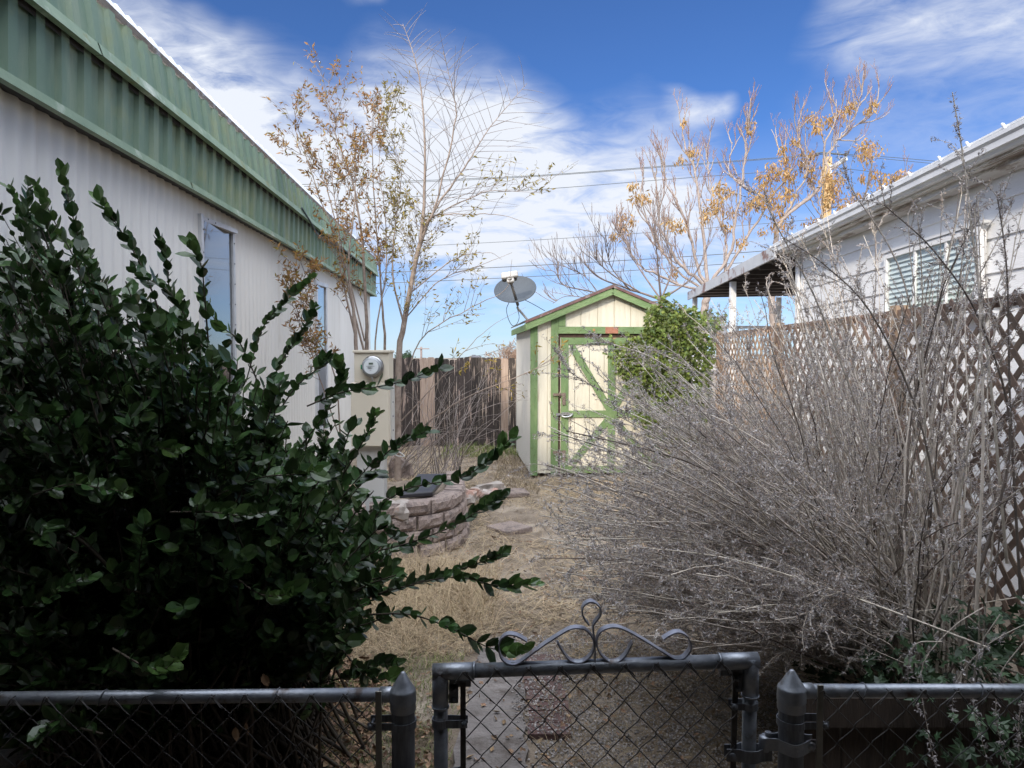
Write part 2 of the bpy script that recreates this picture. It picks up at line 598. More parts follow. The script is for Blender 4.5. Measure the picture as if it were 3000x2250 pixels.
M['green_trim_h'] = mat('green_trim_paint_level', (.13, .21, .08), (.21, .295, .13), 9, .7, .5, 40, stretch=(.5, 2, 2), stain=(.36, .22, .12), stain_scale=6, stain_lo=.66, stain_hi=.70, stain2=(.10, .13, .04), stain2_scale=18)
M['bare_wood'] = mat('bare_red_wood', (.30, .12, .07), (.42, .19, .12), 20, .8)
M['knot'] = mat('wood_knot', (.28, .17, .06), (.42, .27, .10), 60, .8)
M['shed_gap'] = mat('dark_door_gap', (.035, .02, .015), (.09, .05, .035), 20, .9)
M['shed_roof'] = mat('shed_shingles', (.10, .085, .08), (.20, .18, .17), 40, .95, .5, 60)
M['drip'] = mat('brown_drip_edge', (.11, .055, .05), (.19, .10, .09), 12, .5, stain=(.28, .24, .22), stain_scale=9)
M['rust'] = mat('rusty_hardware', (.16, .10, .07), (.32, .27, .23), 60, .6, metal=.5)
M['zinc'] = mat('zinc_hasp', (.45, .46, .47), (.6, .6, .6), 60, .35, metal=.8)
M['fence_wood'] = mat('weathered_fence_boards', (.032, .025, .022), (.085, .067, .058), 6, .95, .8, 30, stretch=(8, 8, .7), stain=(.46, .35, .28), stain_scale=3.2, stain_lo=.575, stain_hi=.62, stain_stretch=(9, 9, .65), island=.35, stain2=(.40, .30, .25), stain2_scale=16, stain2_lo=.66, stain2_hi=.68)
M['fence_light'] = mat('bare_fence_board', (.34, .24, .18), (.50, .38, .30), 6, .9, .5, 30, stretch=(6, 6, .5), stain=(.15, .11, .09), stain_scale=4, stain_lo=.6, stain_hi=.68, stain_stretch=(6, 6, .5))
M['lattice'] = mat('lattice_wood', (.125, .085, .065), (.26, .185, .135), 5, .85, .4, 40, island=.35)
M['lattice_post'] = mat('lattice_post_wood', (.27, .19, .13), (.40, .29, .20), 5, .85, .4, 40, stretch=(4, 4, .5))
M['lattice_new'] = mat('lattice_orange_wood', (.25, .165, .11), (.40, .27, .18), 5, .8, .3, 40, stretch=(4, 4, .5), island=.2)
M['cabinet'] = mat('beige_meter_cabinet', (.60, .535, .42), (.66, .595, .48), 3, .5, stain=(.47, .42, .33), stain_scale=5, stain_lo=.6, stain_hi=.9)
M['cabinet_side'] = mat('grey_cabinet_side', (.50, .49, .46), (.56, .55, .52), 3, .5)
M['meter_ring'] = mat('meter_steel_ring', (.30, .30, .30), (.50, .50, .50), 50, .3, metal=.9)
M['meter_glass'] = mat('meter_plastic_dome', (.24, .26, .27), (.32, .34, .35), 10, .2, coat=.4)
M['meter_face'] = mat('meter_face', (.62, .66, .66), (.68, .70, .70), 10, .3)
M['ink'] = mat('meter_ink', (.05, .06, .06), (.08, .09, .09), 10, .5)
M['lcd'] = mat('meter_display', (.17, .22, .17), (.20, .26, .20), 10, .2)
M['tag_green'] = mat('green_seal', (.03, .20, .10), (.05, .26, .13), 10, .5)
M['block'] = mat('retaining_block', (.20, .155, .13), (.345, .28, .24), 60, .95, .8, 160, island=.22, stain=(.15, .12, .105), stain_scale=12, stain_lo=.5, stain_hi=.6)
M['rock'] = mat('pale_rock', (.27, .235, .205), (.43, .385, .345), 6, .9, .6, 25, stain=(.36, .22, .17), stain_scale=4)
M['black_plastic'] = mat('black_plastic', (.018, .018, .022), (.03, .03, .035), 5, .45)
M['dish'] = mat('grey_dish', (.045, .056, .068), (.062, .073, .085), 2, .65, .05, 90)
M['dish_edge'] = mat('dish_rim', (.04, .045, .05), (.06, .065, .07), 5, .5)
M['lnb'] = mat('pale_plastic', (.40, .385, .36), (.46, .445, .42), 5, .45)
M['dish_arm'] = mat('dark_grey_arm', (.12, .115, .105), (.17, .16, .15), 5, .5)
M['mast'] = mat('painted_mast', (.38, .39, .38), (.48, .49, .48), 5, .5)
M['cable'] = mat('black_cable', (.03, .045, .05), (.045, .06, .07), 5, .5)
M['privet'] = mat('glossy_leaf', (.021, .050, .015), (.048, .090, .024), 14, .32, island=.5, spec=.55, trans=.12)
M['privet_light'] = mat('young_leaf', (.055, .11, .028), (.09, .16, .04), 14, .36, island=.3, spec=.55, trans=.2)
M['privet_stem'] = mat('shrub_stem', (.045, .035, .025), (.09, .07, .05), 20, .8)
M['sage_stem'] = mat('dry_stem', (.43, .37, .305), (.63, .56, .475), 9, .85, island=.28)
M['sage_stem_dark'] = mat('old_dark_stem', (.10, .08, .065), (.18, .145, .12), 9, .9, island=.3)
M['sage_leaf'] = mat('grey_dry_leaf', (.33, .305, .30), (.52, .485, .47), 9, .9, island=.35, spec=.2, trans=.15)
M['sage_flower'] = mat('tan_dry_flower', (.33, .255, .205), (.48, .385, .32), 9, .9, island=.3, spec=.2, trans=.15)
M['bark'] = mat('pale_bark', (.20, .15, .115), (.36, .29, .24), 14, .9, .4, 50)
M['twig'] = mat('thin_twig', (.16, .13, .115), (.28, .235, .21), 14, .85, island=.25)
M['leaf_orange'] = mat('autumn_leaf', (.20, .10, .030), (.36, .20, .06), 9, .7, island=.4, trans=.35)
M['leaf_olive'] = mat('yellow_green_leaf', (.17, .14, .028), (.34, .25, .05), 9, .7, island=.4, trans=.35)
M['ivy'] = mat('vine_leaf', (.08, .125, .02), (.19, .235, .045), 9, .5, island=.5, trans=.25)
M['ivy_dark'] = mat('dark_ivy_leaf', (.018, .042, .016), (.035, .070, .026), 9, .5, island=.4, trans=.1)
M['bark2'] = mat('pinkish_bark', (.25, .20, .17), (.39, .32, .275), 12, .9, .3, 40)
M['twig2'] = mat('reddish_twig', (.20, .115, .085), (.34, .215, .165), 12, .9, island=.3)
M['seed'] = mat('orange_dry_cluster', (.30, .175, .06), (.50, .32, .13), 9, .8, island=.4, trans=.25)
M['twig3'] = mat('grey_brown_twig', (.15, .115, .10), (.26, .21, .185), 12, .9, island=.3)
M['brush'] = mat('brown_brush', (.26, .17, .115), (.42, .30, .22), 9, .9, island=.35)
M['pole'] = mat('yellow_pole_wood', (.40, .25, .11), (.56, .38, .19), 6, .9, .5, 30, stretch=(5, 5, .3), stain=(.18, .10, .05), stain_scale=5, stain_lo=.62, stain_hi=.68, stain_stretch=(5, 5, .4))
M['steel_arm'] = mat('pale_steel_arm', (.50, .52, .52), (.60, .62, .62), 8, .5)
M['insulator'] = mat('dark_insulator', (.05, .06, .06), (.08, .09, .09), 8, .3)
M['tan_wall'] = mat('tan_brick_wall', (.16, .13, .10), (.22, .18, .15), 6, .9)
M['old_board'] = mat('old_dark_board', (.035, .026, .02), (.075, .055, .042), 6, .9, .4, 40, stretch=(4, 4, .6))
M['far_roof'] = mat('far_roof', (.10, .10, .12), (.14, .14, .16), 6, .9)

# ------------------------------------------------------------------ the setting
xs = np.unique(np.concatenate([[-160, -60, -25, -12], np.linspace(-6, 7, 150), [12, 25, 60, 160]]))
ys = np.unique(np.concatenate([[-30, -8, -2], np.linspace(0, 16, 190), [20, 30, 60, 140, 400]]))


def ground_h(x, y):
    h = 0.018 * np.sin(x * 2.3 + 1) * np.cos(y * 1.7) + 0.012 * np.sin(x * 6.1 + y * 4.3) + 0.007 * np.sin(x * 15 + 3 * np.sin(y * 9)) + 0.006 * np.cos(y * 17 + x * 5)
    near = np.clip((6 - np.abs(x)) / 2, 0, 1) * np.clip((15 - y) / 2, 0, 1) * np.clip(y / 1, 0, 1)
    # the raised bed behind the block wall and round the meter
    bed = np.clip((-0.52 - x) / 0.12, 0, 1) * np.clip((y - 6.02) / .12, 0, 1) * np.clip((9.0 - y) / 1.6, 0, 1)
    return h * near + 0.40 * bed


g = G()
X, Y = np.meshgrid(xs, ys)
Z = ground_h(X, Y)
nx, ny = len(xs), len(ys)
idx = np.arange(nx * ny).reshape(ny, nx)
g.add(np.stack([X, Y, Z], -1), np.stack([idx[:-1, :-1], idx[:-1, 1:], idx[1:, 1:], idx[1:, :-1]], -1).reshape(-1, 4), 0, True)
tag(g.build('ground', M['ground']), kind='structure')

g = G()
# broken concrete path slab just inside the gate
edge = [(-.27, 1.6), (-.25, 2.4), (-.23, 3.1), (-.18, 3.9), (-.05, 4.15), (.05, 3.95), (.06, 3.2), (.05, 2.5), (.06, 1.6)]
top = [(x, y, .036) for x, y in edge]
bot = [(x, y, -.05) for x, y in edge]
edge = [tuple(p) for p in smooth_line(edge, 60)]
edge = [(x + .010 * math.sin(i * 2.7) + .006 * math.sin(i * 7.1), y + .008 * math.cos(i * 3.3)) for i, (x, y) in enumerate(edge)]
top = [(x, y, .036) for x, y in edge]
bot = [(x, y, -.05) for x, y in edge]
n = len(edge)
g.add(top + bot, [list(range(n))[::-1]])
g.Fc.append((np.array([[i, (i + 1) % n, n + (i + 1) % n, n + i] for i in range(n)]), 0, False))
tag(g.build('path', M['concrete']), kind='structure')
g = G()
for i in range(8):
    y = 3.1 + i * .105
    g.box((.165 + .01 * math.sin(i), y, .012), (.19, .096, .05), rot=RNG.normal() * .05)
tag(g.build('path_edging', M['brick']), kind='structure')

# ------------------------------------------------------------------ unseen block added behind the viewer to shade the yard
t = thing('shade_block', 'unseen tan block with a canopy, added behind the viewer to shade the yard', 'light blocker', (0, -2.2, 0))
BZ = 5.7
g = G(); g.box((0, -6.2, BZ / 2), (30, 8, BZ)); g.build('wall', M['tan_wall'], t)
g = G(); g.box((0, -6.2, BZ + .15), (30.6, 8.6, .3)); g.build('roof', M['shingle'], t)
g = G(); g.box((.3, -.40, 2.66), (4.4, 3.6, .12))
g.build('shade_canopy', M['dark_gap'], t)  # canopy added out of view to darken the foreground
g = G()
g.box((-1.75, -.9, 1.28), (.12, .12, 2.56))
g.build('shade_canopy_post', M['tan_wall'], t)
g = G(); g.box((-1.9, -.35, 1.3), (.06, 3.4, 2.56)); g.build('shade_side_panel', M['tan_wall'], t)  # side screens added out of view to cut light near the gate
g = G(); g.box((2.48, -.55, 1.3), (.06, 3.0, 2.56)); g.build('shade_side_panel', M['tan_wall'], t)
g = G(); g.box((2.35, -.9, 1.28), (.12, .12, 2.56)); g.build('shade_canopy_post', M['tan_wall'], t)

# ------------------------------------------------------------------ left home
Y0, Y1 = -1.6, 14.6
home = thing('mobile_home', 'long off-white corrugated metal home with green ribbed fascia bands, on the left', 'house', LW(2.2, 6, 0))


def profile(Ys, Ye, period, amp, kind='rib', frac=.45, sl=.12):
    out_ = []
    y = Ys
    while y < Ye:
        if kind == 'rib':
            out_ += [(y, 0), (y + period * (1 - frac - sl), 0), (y + period * (1 - frac), amp), (y + period * (1 - sl), amp)]
        else:
            for q in range(6):
                out_.append((y + period * q / 6, amp * math.sin(q / 6 * 2 * math.pi)))
        y += period
    return out_


def wall_strip(g, prof, off0, z0, off1, z1, W=LW, m=0, smooth=False, sgn=-1):
    """a folded sheet running along a house; sgn -1: profile depth towards the viewer's side"""
    n = len(prof)
    V = [W(off0 + sgn * d, y, z0) for y, d in prof] + [W(off1 + sgn * d, y, z1) for y, d in prof]
    g.add(V, [[i, i + 1, n + i + 1, n + i] for i in range(n - 1)], m, smooth)


g = G(); wall_strip(g, profile(Y0, Y1, .122, .010, 'sine'), 2.2, .05, 2.2, 3.0, smooth=True)
a, b = LW(2.2, Y1 + .05, 0), LW(7, Y1 + .05, 0)
g.quad((a[0], a[1], 0), (b[0], b[1], 0), (b[0], b[1], 3.6), (a[0], a[1], 3.6))
g.build('wall', M['siding_white'], home)
g = G(); wall_strip(g, profile(Y0, Y1 + .1, .205, .026, frac=.42, sl=.08), 2.125, 2.93, 2.115, 3.34); g.build('fascia_panel', M['green_metal'], home)
g = G(); wall_strip(g, profile(Y0 + .07, Y1 + .1, .205, .026, frac=.42, sl=.08), 2.085, 3.36, 2.12, 3.67); g.build('fascia_panel', M['green_metal'], home)
for (o0, z0, o1, z1) in ((2.06, 2.90, 2.075, 2.952), (2.02, 3.315, 2.045, 3.385)):
    g = G()
    segs = [(Y0, 3.9), (3.905, 8.4), (8.405, Y1 + .12)] if z0 > 3 else [(Y0, 5.2), (5.205, 9.9), (9.905, Y1 + .12)]
    for k, (ya, yb) in enumerate(segs):
        e = .004 * (k % 2)
        A = [LW(o0 - e, ya, z0), LW(o0 - e, yb, z0), LW(o1 - e, yb, z1), LW(o1 - e, ya, z1), LW(o1 + .05, yb, z1 + .012), LW(o1 + .05, ya, z1 + .012), LW(o0 + .04, yb, z0), LW(o0 + .04, ya, z0)]
        g.add(A, [[0, 1, 2, 3], [3, 2, 4, 5], [0, 7, 6, 1]])
    g.build('fascia_lip', M['green_lip'], home)
g = G()
g.quad(LW(2.07, Y0, 2.905), LW(2.07, Y1, 2.905), LW(2.24, Y1, 2.937), LW(2.24, Y0, 2.937))
g.quad(LW(2.04, Y0, 3.335), LW(2.04, Y1, 3.335), LW(2.16, Y1, 3.345), LW(2.16, Y0, 3.345))
g.quad(LW(2.09, Y0, 3.30), LW(2.09, Y1 + .1, 3.30), LW(2.09, Y1 + .1, 3.36), LW(2.09, Y0, 3.36))
g.build('soffit', M['dark_gap'], home)  # near-black strips put the shadow under the lips into their colour
g = G()
g.add([LW(2.10, Y0, 3.665), LW(2.10, Y1 + .1, 3.665), LW(2.09, Y1 + .1, 3.70), LW(2.09, Y0, 3.70)], [[0, 1, 2, 3]])
g.build('drip_edge', M['roof_edge'], home)
g = G(); wall_strip(g, profile(Y0, Y1 + .1, .16, .012, frac=.2, sl=.1), 2.12, 3.69, 2.30, 3.93)
g.quad(LW(2.30, Y0, 3.93), LW(2.30, Y1 + .1, 3.93), LW(6.5, Y1 + .1, 4.02), LW(6.5, Y0, 4.02))
g.build('roof', M['roof_metal'], home)
g = G(); g.quad(LW(2.1, Y1 + .08, 2.9), LW(6, Y1 + .08, 2.9), LW(6, Y1 + .08, 3.9), LW(2.3, Y1 + .08, 3.9)); g.build('end_fascia', M['green_metal'], home)


def side_window(parent, W, off, ya, yb, z0, z1, sgn, fr=.036, proud=.03, fm='alum', mull=None, name='window', glassm='glass', back=.010):
    """frame round an opening on a long wall; sgn = -1 towards smaller offset (the yard)"""
    g = G()
    o = off + sgn * (-1) * 0
    oo = off - proud
    rot = LROT if W is LW else RROT

    def bar(y0, y1, za, zb, dep=.05):
        c = W(oo + dep / 2 - .01, (y0 + y1) / 2, (za + zb) / 2)
        g.box(c, (dep, y1 - y0, zb - za), rot=rot)
    bar(ya, ya + fr, z0, z1)
    bar(yb - fr, yb, z0, z1)
    bar(ya + fr, yb - fr, z1 - fr, z1)
    bar(ya + fr, yb - fr, z0, z0 + fr)
    fo = g.build(name, M[fm], parent)
    g = G()
    o2 = oo + back
    g.quad(W(o2, ya + fr, z0 + fr), W(o2, yb - fr, z0 + fr), W(o2, yb - fr, z1 - fr), W(o2, ya + fr, z1 - fr))
    g.build('pane', M[glassm], fo)
    return fo


wf = side_window(home, lambda o, y, z: LW(o, y, z), 2.2, 5.62, 6.38, 1.15, 2.81, -1)
for k in range(9):
    for yy in (5.642, 6.36):
        g = G(); g.lathe(LW(2.158, yy, 1.25 + k * .18), [(.007, 0), (.006, .004), (0, .006)], 6, axis=LN); g.build('screw', M['galv_dark'], wf)
for k in range(4):
    g = G(); g.lathe(LW(2.158, 5.75 + k * .16, 2.788), [(.007, 0), (.006, .004), (0, .006)], 6, axis=LN); g.build('screw', M['galv_dark'], wf)
dr = side_window(home, lambda o, y, z: LW(o, y, z), 2.2, 9.62, 10.27, .65, 2.71, -1, fr=.05, name='door')
g = G(); g.quad(LW(2.176, 9.67, .7), LW(2.176, 10.22, .7), LW(2.176, 10.22, 1.66), LW(2.176, 9.67, 1.66)); g.build('door_panel', mat('grey_door_panel', (.19, .20, .21), (.26, .27, .28), 4, .4, stretch=(1, 8, .3)), dr)
g = G(); g.box(LW(2.13, 9.71, 1.62), (.03, .03, .12)); g.build('handle', M['galv'], dr)
# a pale cable along the eave (seen through the twigs)
g = G(); g.tube(smooth_line([LW(2.03, 8.3, 3.40), LW(2.0, 8.6, 3.30), LW(2.02, 9.2, 3.22), LW(2.0, 10.5, 3.28), LW(2.02, 12.5, 3.3)], 24), .012, 6)
g.build('cable', M['cable'], home)

# ------------------------------------------------------------------ right house
rh = thing('white_house', 'white clapboard house with gutter and a blind-covered window, on the right', 'house', RW(3.2, 5, 0))
RY0, RY1 = -1.5, 9.4
g = G()
prof = []
z = 2.81 + .255
zz = [z - .255 * k for k in range(13)]
for k in range(12):
    zt, zb = zz[k], zz[k + 1]
    zt2 = min(zt, 3.06)
    A = [RW(3.184, RY0, zb), RW(3.184, RY1, zb), RW(3.2, RY1, zt2), RW(3.2, RY0, zt2), RW(3.2, RY1, zb), RW(3.2, RY0, zb)]
    g.add(A, [[0, 3, 2, 1], [0, 1, 4, 5]])
g.quad(RW(3.19, RY1 - .002, 0), RW(8, RY1 - .002, 0), RW(8, RY1 - .002, 3.06), RW(3.19, RY1 - .002, 3.06))
g.build('wall', M['white_paint'], rh)
g = G(); g.box(RW(3.165, RY1 - .03, 1.53), (.03, .09, 3.06), rot=RROT); g.build('corner_board', M['white_paint'], rh)
# gutter with a stepped K profile
g = G()
gp = [(2.99, 3.045), (2.93, 3.045), (2.915, 3.075), (2.905, 3.09), (2.905, 3.105), (2.885, 3.13), (2.885, 3.16), (2.90, 3.16), (2.90, 3.07), (2.98, 3.06), (2.98, 3.165)]
n = len(gp)
g.add([RW(o, 4.05, z) for o, z in gp] + [RW(o, RY1 + .25, z) for o, z in gp], [[i, i + 1, n + i + 1, n + i] for i in range(n - 1)])
g.add([RW(o, RY0, z) for o, z in gp] + [RW(o, 4.03, z) for o, z in gp], [[i, i + 1, n + i + 1, n + i] for i in range(n - 1)])
g.box(RW(2.935, RY1 + .25, 3.105), (.115, .01, .13), rot=RROT)
g.box(RW(2.935, 4.04, 3.10), (.125, .05, .14), rot=RROT)
g.build('gutter', M['gutter'], rh)
g = G()
g.quad(RW(3.0, RY0, 3.02), RW(3.0, RY1 + .2, 3.02), RW(3.0, RY1 + .2, 3.18), RW(3.0, RY0, 3.18))
g.build('fascia', M['white_paint'], rh)
g = G()
g.box(RW(3.08, (RY0 + RY1) / 2 + .1, 3.035), (.20, RY1 - RY0 + .2, .02), rot=RROT)
# irregular peeling moulding under the soffit
pts = [(y, .012 * math.sin(y * 4.1) + .008 * math.sin(y * 11.3)) for y in np.linspace(RY0, RY1, 140)]
V = [RW(3.05 + d, y, 2.985 + d * .9) for y, d in pts] + [RW(3.06 + d, y, 3.025) for y, d in pts]
n = len(pts)
g.add(V, [[i, i + 1, n + i + 1, n + i] for i in range(n - 1)])
V = [RW(3.05 + d, y, 2.985 + d * .9) for y, d in pts] + [RW(3.178, y, 2.975) for y, d in pts]
g.add(V, [[i, i + 1, n + i + 1, n + i] for i in range(n - 1)])
g.build('soffit', M['peeling'], rh)
g = G()
V = [RW(2.93, RY0, 3.185), RW(2.93, RY1 + .3, 3.185), RW(7.0, RY1 + .3, 4.1), RW(7.0, RY0, 4.1), RW(2.93, RY0, 3.20), RW(2.93, RY1 + .3, 3.20), RW(7.0, RY1 + .3, 4.115), RW(7.0, RY0, 4.115)]
g.add(V, [[0, 1, 2, 3], [4, 7, 6, 5], [0, 4, 5, 1], [1, 5, 6, 2]])
g.build('roof', M['gutter'], rh)
for k in range(15):
    y = 3.4 + k * .42 + RNG.normal() * .05
    g = G(); g.beam(RW(2.925, y, 3.165), RW(2.915, y + .035, 3.215), .02, .008); g.tube([RW(2.92, y + .03, 3.195), RW(2.915, y + .04, 3.212)], .007, 6)
    g.build('light_clip', M['gutter'], rh)
wr = side_window(rh, RW, 3.172, 5.28, 6.82, 2.03, 2.66, -1, fr=.05, proud=.040, fm='white_paint', glassm='blind', back=.036)
g = G()
for k in range(12):
    z = 2.10 + k * .045
    A = [RW(3.147, 5.34, z), RW(3.147, 6.76, z), RW(3.165, 6.76, z + .036), RW(3.165, 5.34, z + .036)]
    g.add(A, [[0, 3, 2, 1]])
g.build('blind_slats', M['blind'], wr)
for yy in (5.75, 6.25):
    g = G(); g.box(RW(3.137, yy, 2.345), (.02, .028, .55), rot=RROT); g.build('mullion', M['white_paint'], wr)
glass_clear = bpy.data.materials.new('clear_pane')
glass_clear.use_nodes = True
nn, ll = glass_clear.node_tree.nodes, glass_clear.node_tree.links
gb = nn.new('ShaderNodeBsdfGlossy'); gb.inputs['Roughness'].default_value = .02
tb = nn.new('ShaderNodeBsdfTransparent'); tb.inputs[0].default_value = (.93, .98, .97, 1)
fr = nn.new('ShaderNodeFresnel'); fr.inputs[0].default_value = 1.25
mx = nn.new('ShaderNodeMixShader')
mx.inputs[0].default_value = .13; ll.new(tb.outputs[0], mx.inputs[1]); ll.new(gb.outputs[0], mx.inputs[2])
ll.new(mx.outputs[0], nn['Material Output'].inputs['Surface'])
g = G(); g.quad(RW(3.142, 5.33, 2.61), RW(3.142, 6.77, 2.61), RW(3.142, 6.77, 2.08), RW(3.142, 5.33, 2.08)); g.build('glass', glass_clear, wr)
g = G(); g.box(RW(3.14, 6.05, 2.00), (.09, 1.66, .03), rot=RROT); g.build('sill', M['white_paint'], wr)
g = G(); g.box(RW(3.14, 6.05, 2.675), (.06, 1.66, .022), rot=RROT); g.build('head_flashing', M['gutter'], wr)

# patio cover beyond the house corner
pc = thing('patio_cover', 'low metal patio cover on white posts beyond the white house', 'patio cover', RW(3, 12.5, 0))
g = G()
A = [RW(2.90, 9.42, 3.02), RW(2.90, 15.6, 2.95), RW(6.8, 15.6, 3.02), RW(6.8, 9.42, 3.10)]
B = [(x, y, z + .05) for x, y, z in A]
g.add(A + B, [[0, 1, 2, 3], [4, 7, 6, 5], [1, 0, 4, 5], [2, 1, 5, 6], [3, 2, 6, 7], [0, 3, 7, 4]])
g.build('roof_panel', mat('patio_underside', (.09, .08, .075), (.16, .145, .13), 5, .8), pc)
g = G()
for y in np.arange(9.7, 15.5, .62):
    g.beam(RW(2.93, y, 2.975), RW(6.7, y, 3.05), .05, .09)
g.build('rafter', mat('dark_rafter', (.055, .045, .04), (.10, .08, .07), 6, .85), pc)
g = G(); g.beam(RW(2.885, 9.42, 3.06), RW(2.885, 15.65, 2.99), .03, .17)
g.build('edge_trim', mat('rusty_white_trim', (.45, .46, .47), (.55, .55, .55), 3, .5, stain=(.22, .12, .09), stain_scale=2.5, stain_lo=.56, stain_hi=.62), pc)
for (o, y) in ((2.99, 12.1), (2.99, 15.4), (6.6, 12.1), (6.6, 15.4), (4.8, 15.4)):
    g = G(); x_, y_, _ = RW(o, y, 0); g.box((x_, y_, 1.47), (.09, .09, 2.94)); g.build('post', M['white_paint'], pc)
g = G(); g.beam(RW(2.99, 15.4, 2.30), RW(6.6, 15.4, 2.30), .05, .06); g.beam(RW(2.99, 15.4, 1.4), RW(6.6, 15.4, 1.4), .05, .06)
for k in range(14):
    x_, y_, _ = RW(3.15 + k * .26, 15.4, 0); g.box((x_, y_, 1.85), (.03, .03, .86))
g.build('railing', M['white_paint'], pc)

# ------------------------------------------------------------------ lattice fence
FO = 2.1
lf = thing('lattice_fence', 'brown diagonal lattice fence running in front of the white house', 'fence', RW(FO, 5.5, 0))
U = nrm(np.array([RK, 1, 0]))
FN = np.array([U[1], -U[0], 0])
pan = [(2.1, 4.45), (4.5, 6.85), (6.9, 9.35)]
for pi, (ya, yb) in enumerate(pan):
    g = G()
    z0, z1 = .08, 1.97 + (.02, 0, -.03)[pi]
    L = (yb - ya)
    Hh = z1 - z0
    for layer, sg in ((0, 1), (1, -1)):
        s0 = -Hh
        while s0 < L:
            # clip the 45 degree slat against the panel
            lo, hi = max(0, -s0), min(Hh, L - s0)
            if hi - lo > .03:
                if sg == 1:
                    a_, b_ = (ya + s0 + lo, z0 + lo), (ya + s0 + hi, z0 + hi)
                else:
                    a_, b_ = (yb - s0 - lo, z0 + lo), (yb - s0 - hi, z0 + hi)
                o = FO + .0058 * layer
                g.beam(RW(o, *a_), RW(o, *b_), .005, .033, up=np.cross(FN, np.array(RW(0, *b_)) - np.array(RW(0, *a_))))
            s0 += (.132 if pi == 0 else .150) + RNG.normal() * .002
    g.build('lattice_panel', M['lattice'] if pi < 2 else M['lattice_new'], lf)
for y in (2.1, 4.475, 6.875, 9.36):
    g = G(); x_, y_, _ = RW(FO + .05, y, 0); g.box((x_, y_, 1.0), (.075, .085, 2.02), rot=RROT); g.build('post', M['lattice_post'], lf)
for (z, ) in ((1.955,), (.12,)):
    g = G()
    g.beam(RW(FO + .03, 2.1, z), RW(FO + .03, 9.3, z), .018, .05)
    g.build('rail', M['lattice'], lf)

# ------------------------------------------------------------------ far board fence
bf = thing('board_fence', 'dark weathered dog-eared board fence across the back of the yard', 'fence', (-.9, 13.1, 0))
FD = 13.1
g = G(); gl = G()
x = -3.2
k = 0
while x < 1.3:
    wd = .132
    hgt = 1.65 + RNG.normal() * .012
    yb = FD + RNG.normal() * .006
    zc = hgt - .022
    pts = [(x, 0), (x + wd, 0), (x + wd, zc), (x + wd - .022, hgt), (x + .022, hgt), (x, zc)]
    V = [(a, yb, z) for a, z in pts] + [(a, yb + .018, z) for a, z in pts]
    px = 1500 + (x + wd / 2) / FD * F
    isl = any(abs(px - q) < 9 for q in (1243, 1262, 1470))
    tgt = G() if isl else g
    tgt.add(V, [[0, 1, 2, 3, 4, 5], [11, 10, 9, 8, 7, 6]])
    tgt.Fc.append((np.array([[i, i + 6, (i + 1) % 6 + 6, (i + 1) % 6] for i in range(6)]) + tgt.n - 12, 0, False))
    if isl:
        tgt.build('bare_board', M['fence_light'], bf)
    x += wd + .0025 + abs(RNG.normal()) * .002
g.build('board_panel', M['fence_wood'], bf)
g = G(); g.box((-.95, FD + .05, 1.35), (4.4, .04, .09)); g.box((-.95, FD + .05, .35), (4.4, .04, .09)); g.build('rail', M['fence_wood'], bf)

# ------------------------------------------------------------------ shed
SH = math.radians(4.6)
s_or = np.array(P(1566, 1400, 9.8)); s_or[2] = 0
ex = np.array([math.cos(SH), math.sin(SH), 0]); ey = np.array([-math.sin(SH), math.cos(SH), 0]); ez = np.array([0, 0, 1.])
shed = thing('garden_shed', 'small cream shed with green trim and cross-braced door at the end of the path', 'shed', tuple(s_or + ex * 1.1 + ey * 1.1))
SWD, SDP, EV, AP = 2.24, 2.35, 2.155, 2.615       # width, depth, eave, apex of the wall


def sp(x, y, z):
    return s_or + ex * x + ey * y + ez * z


def sbox(g, x0, x1, y0, y1, z0, z1, m=0):
    g.box(sp((x0 + x1) / 2, (y0 + y1) / 2, (z0 + z1) / 2), (x1 - x0, y1 - y0, z1 - z0), rot=SH, m=m)


X0 = -.05


def roofz(x):
    return EV + (AP - EV) * (1 - abs(x - (X0 + SWD / 2)) / (SWD / 2))


g = G()
# front wall as grooved panels: strips with shallow recessed grooves
xx = X0
gw = .012
cols = []
step = .233
while xx < X0 + SWD - 1e-6:
    x2 = min(xx + step - gw, X0 + SWD)
    cols.append((xx, x2, 0)); cols.append((x2, min(x2 + gw, X0 + SWD), .012))
    xx = x2 + gw
for (a, b, d) in cols:
    if b - a < 1e-6:
        continue
    mids = [a, b]
    c0 = X0 + SWD / 2
    if a < c0 < b:
        mids = [a, c0, b]
    for q in range(len(mids) - 1):
        A, B = mids[q], mids[q + 1]
        g.add([sp(A, d, .06), sp(B, d, .06), sp(B, d, roofz(B)), sp(A, d, roofz(A))], [[0, 1, 2, 3]])
    if d:
        g.add([sp(a, 0, .06), sp(a, d, .06), sp(a, d, roofz(a)), sp(a, 0, roofz(a))], [[0, 1, 2, 3]])
        g.add([sp(b, 0, .06), sp(b, d, .06), sp(b, d, roofz(b)), sp(b, 0, roofz(b))], [[0, 1, 2, 3]])
g.add([sp(X0, SDP, 0), sp(X0 + SWD, SDP, 0), sp(X0 + SWD, SDP, EV), sp(X0 + SWD / 2, SDP, AP), sp(X0, SDP, EV)], [[0, 1, 2, 3, 4]])
g.add([sp(X0 + SWD, 0, 0), sp(X0 + SWD, SDP, 0), sp(X0 + SWD, SDP, EV), sp(X0 + SWD, 0, EV)], [[0, 1, 2, 3]])
g.build('wall', M['cream'], shed)
g = G()
yy = 0
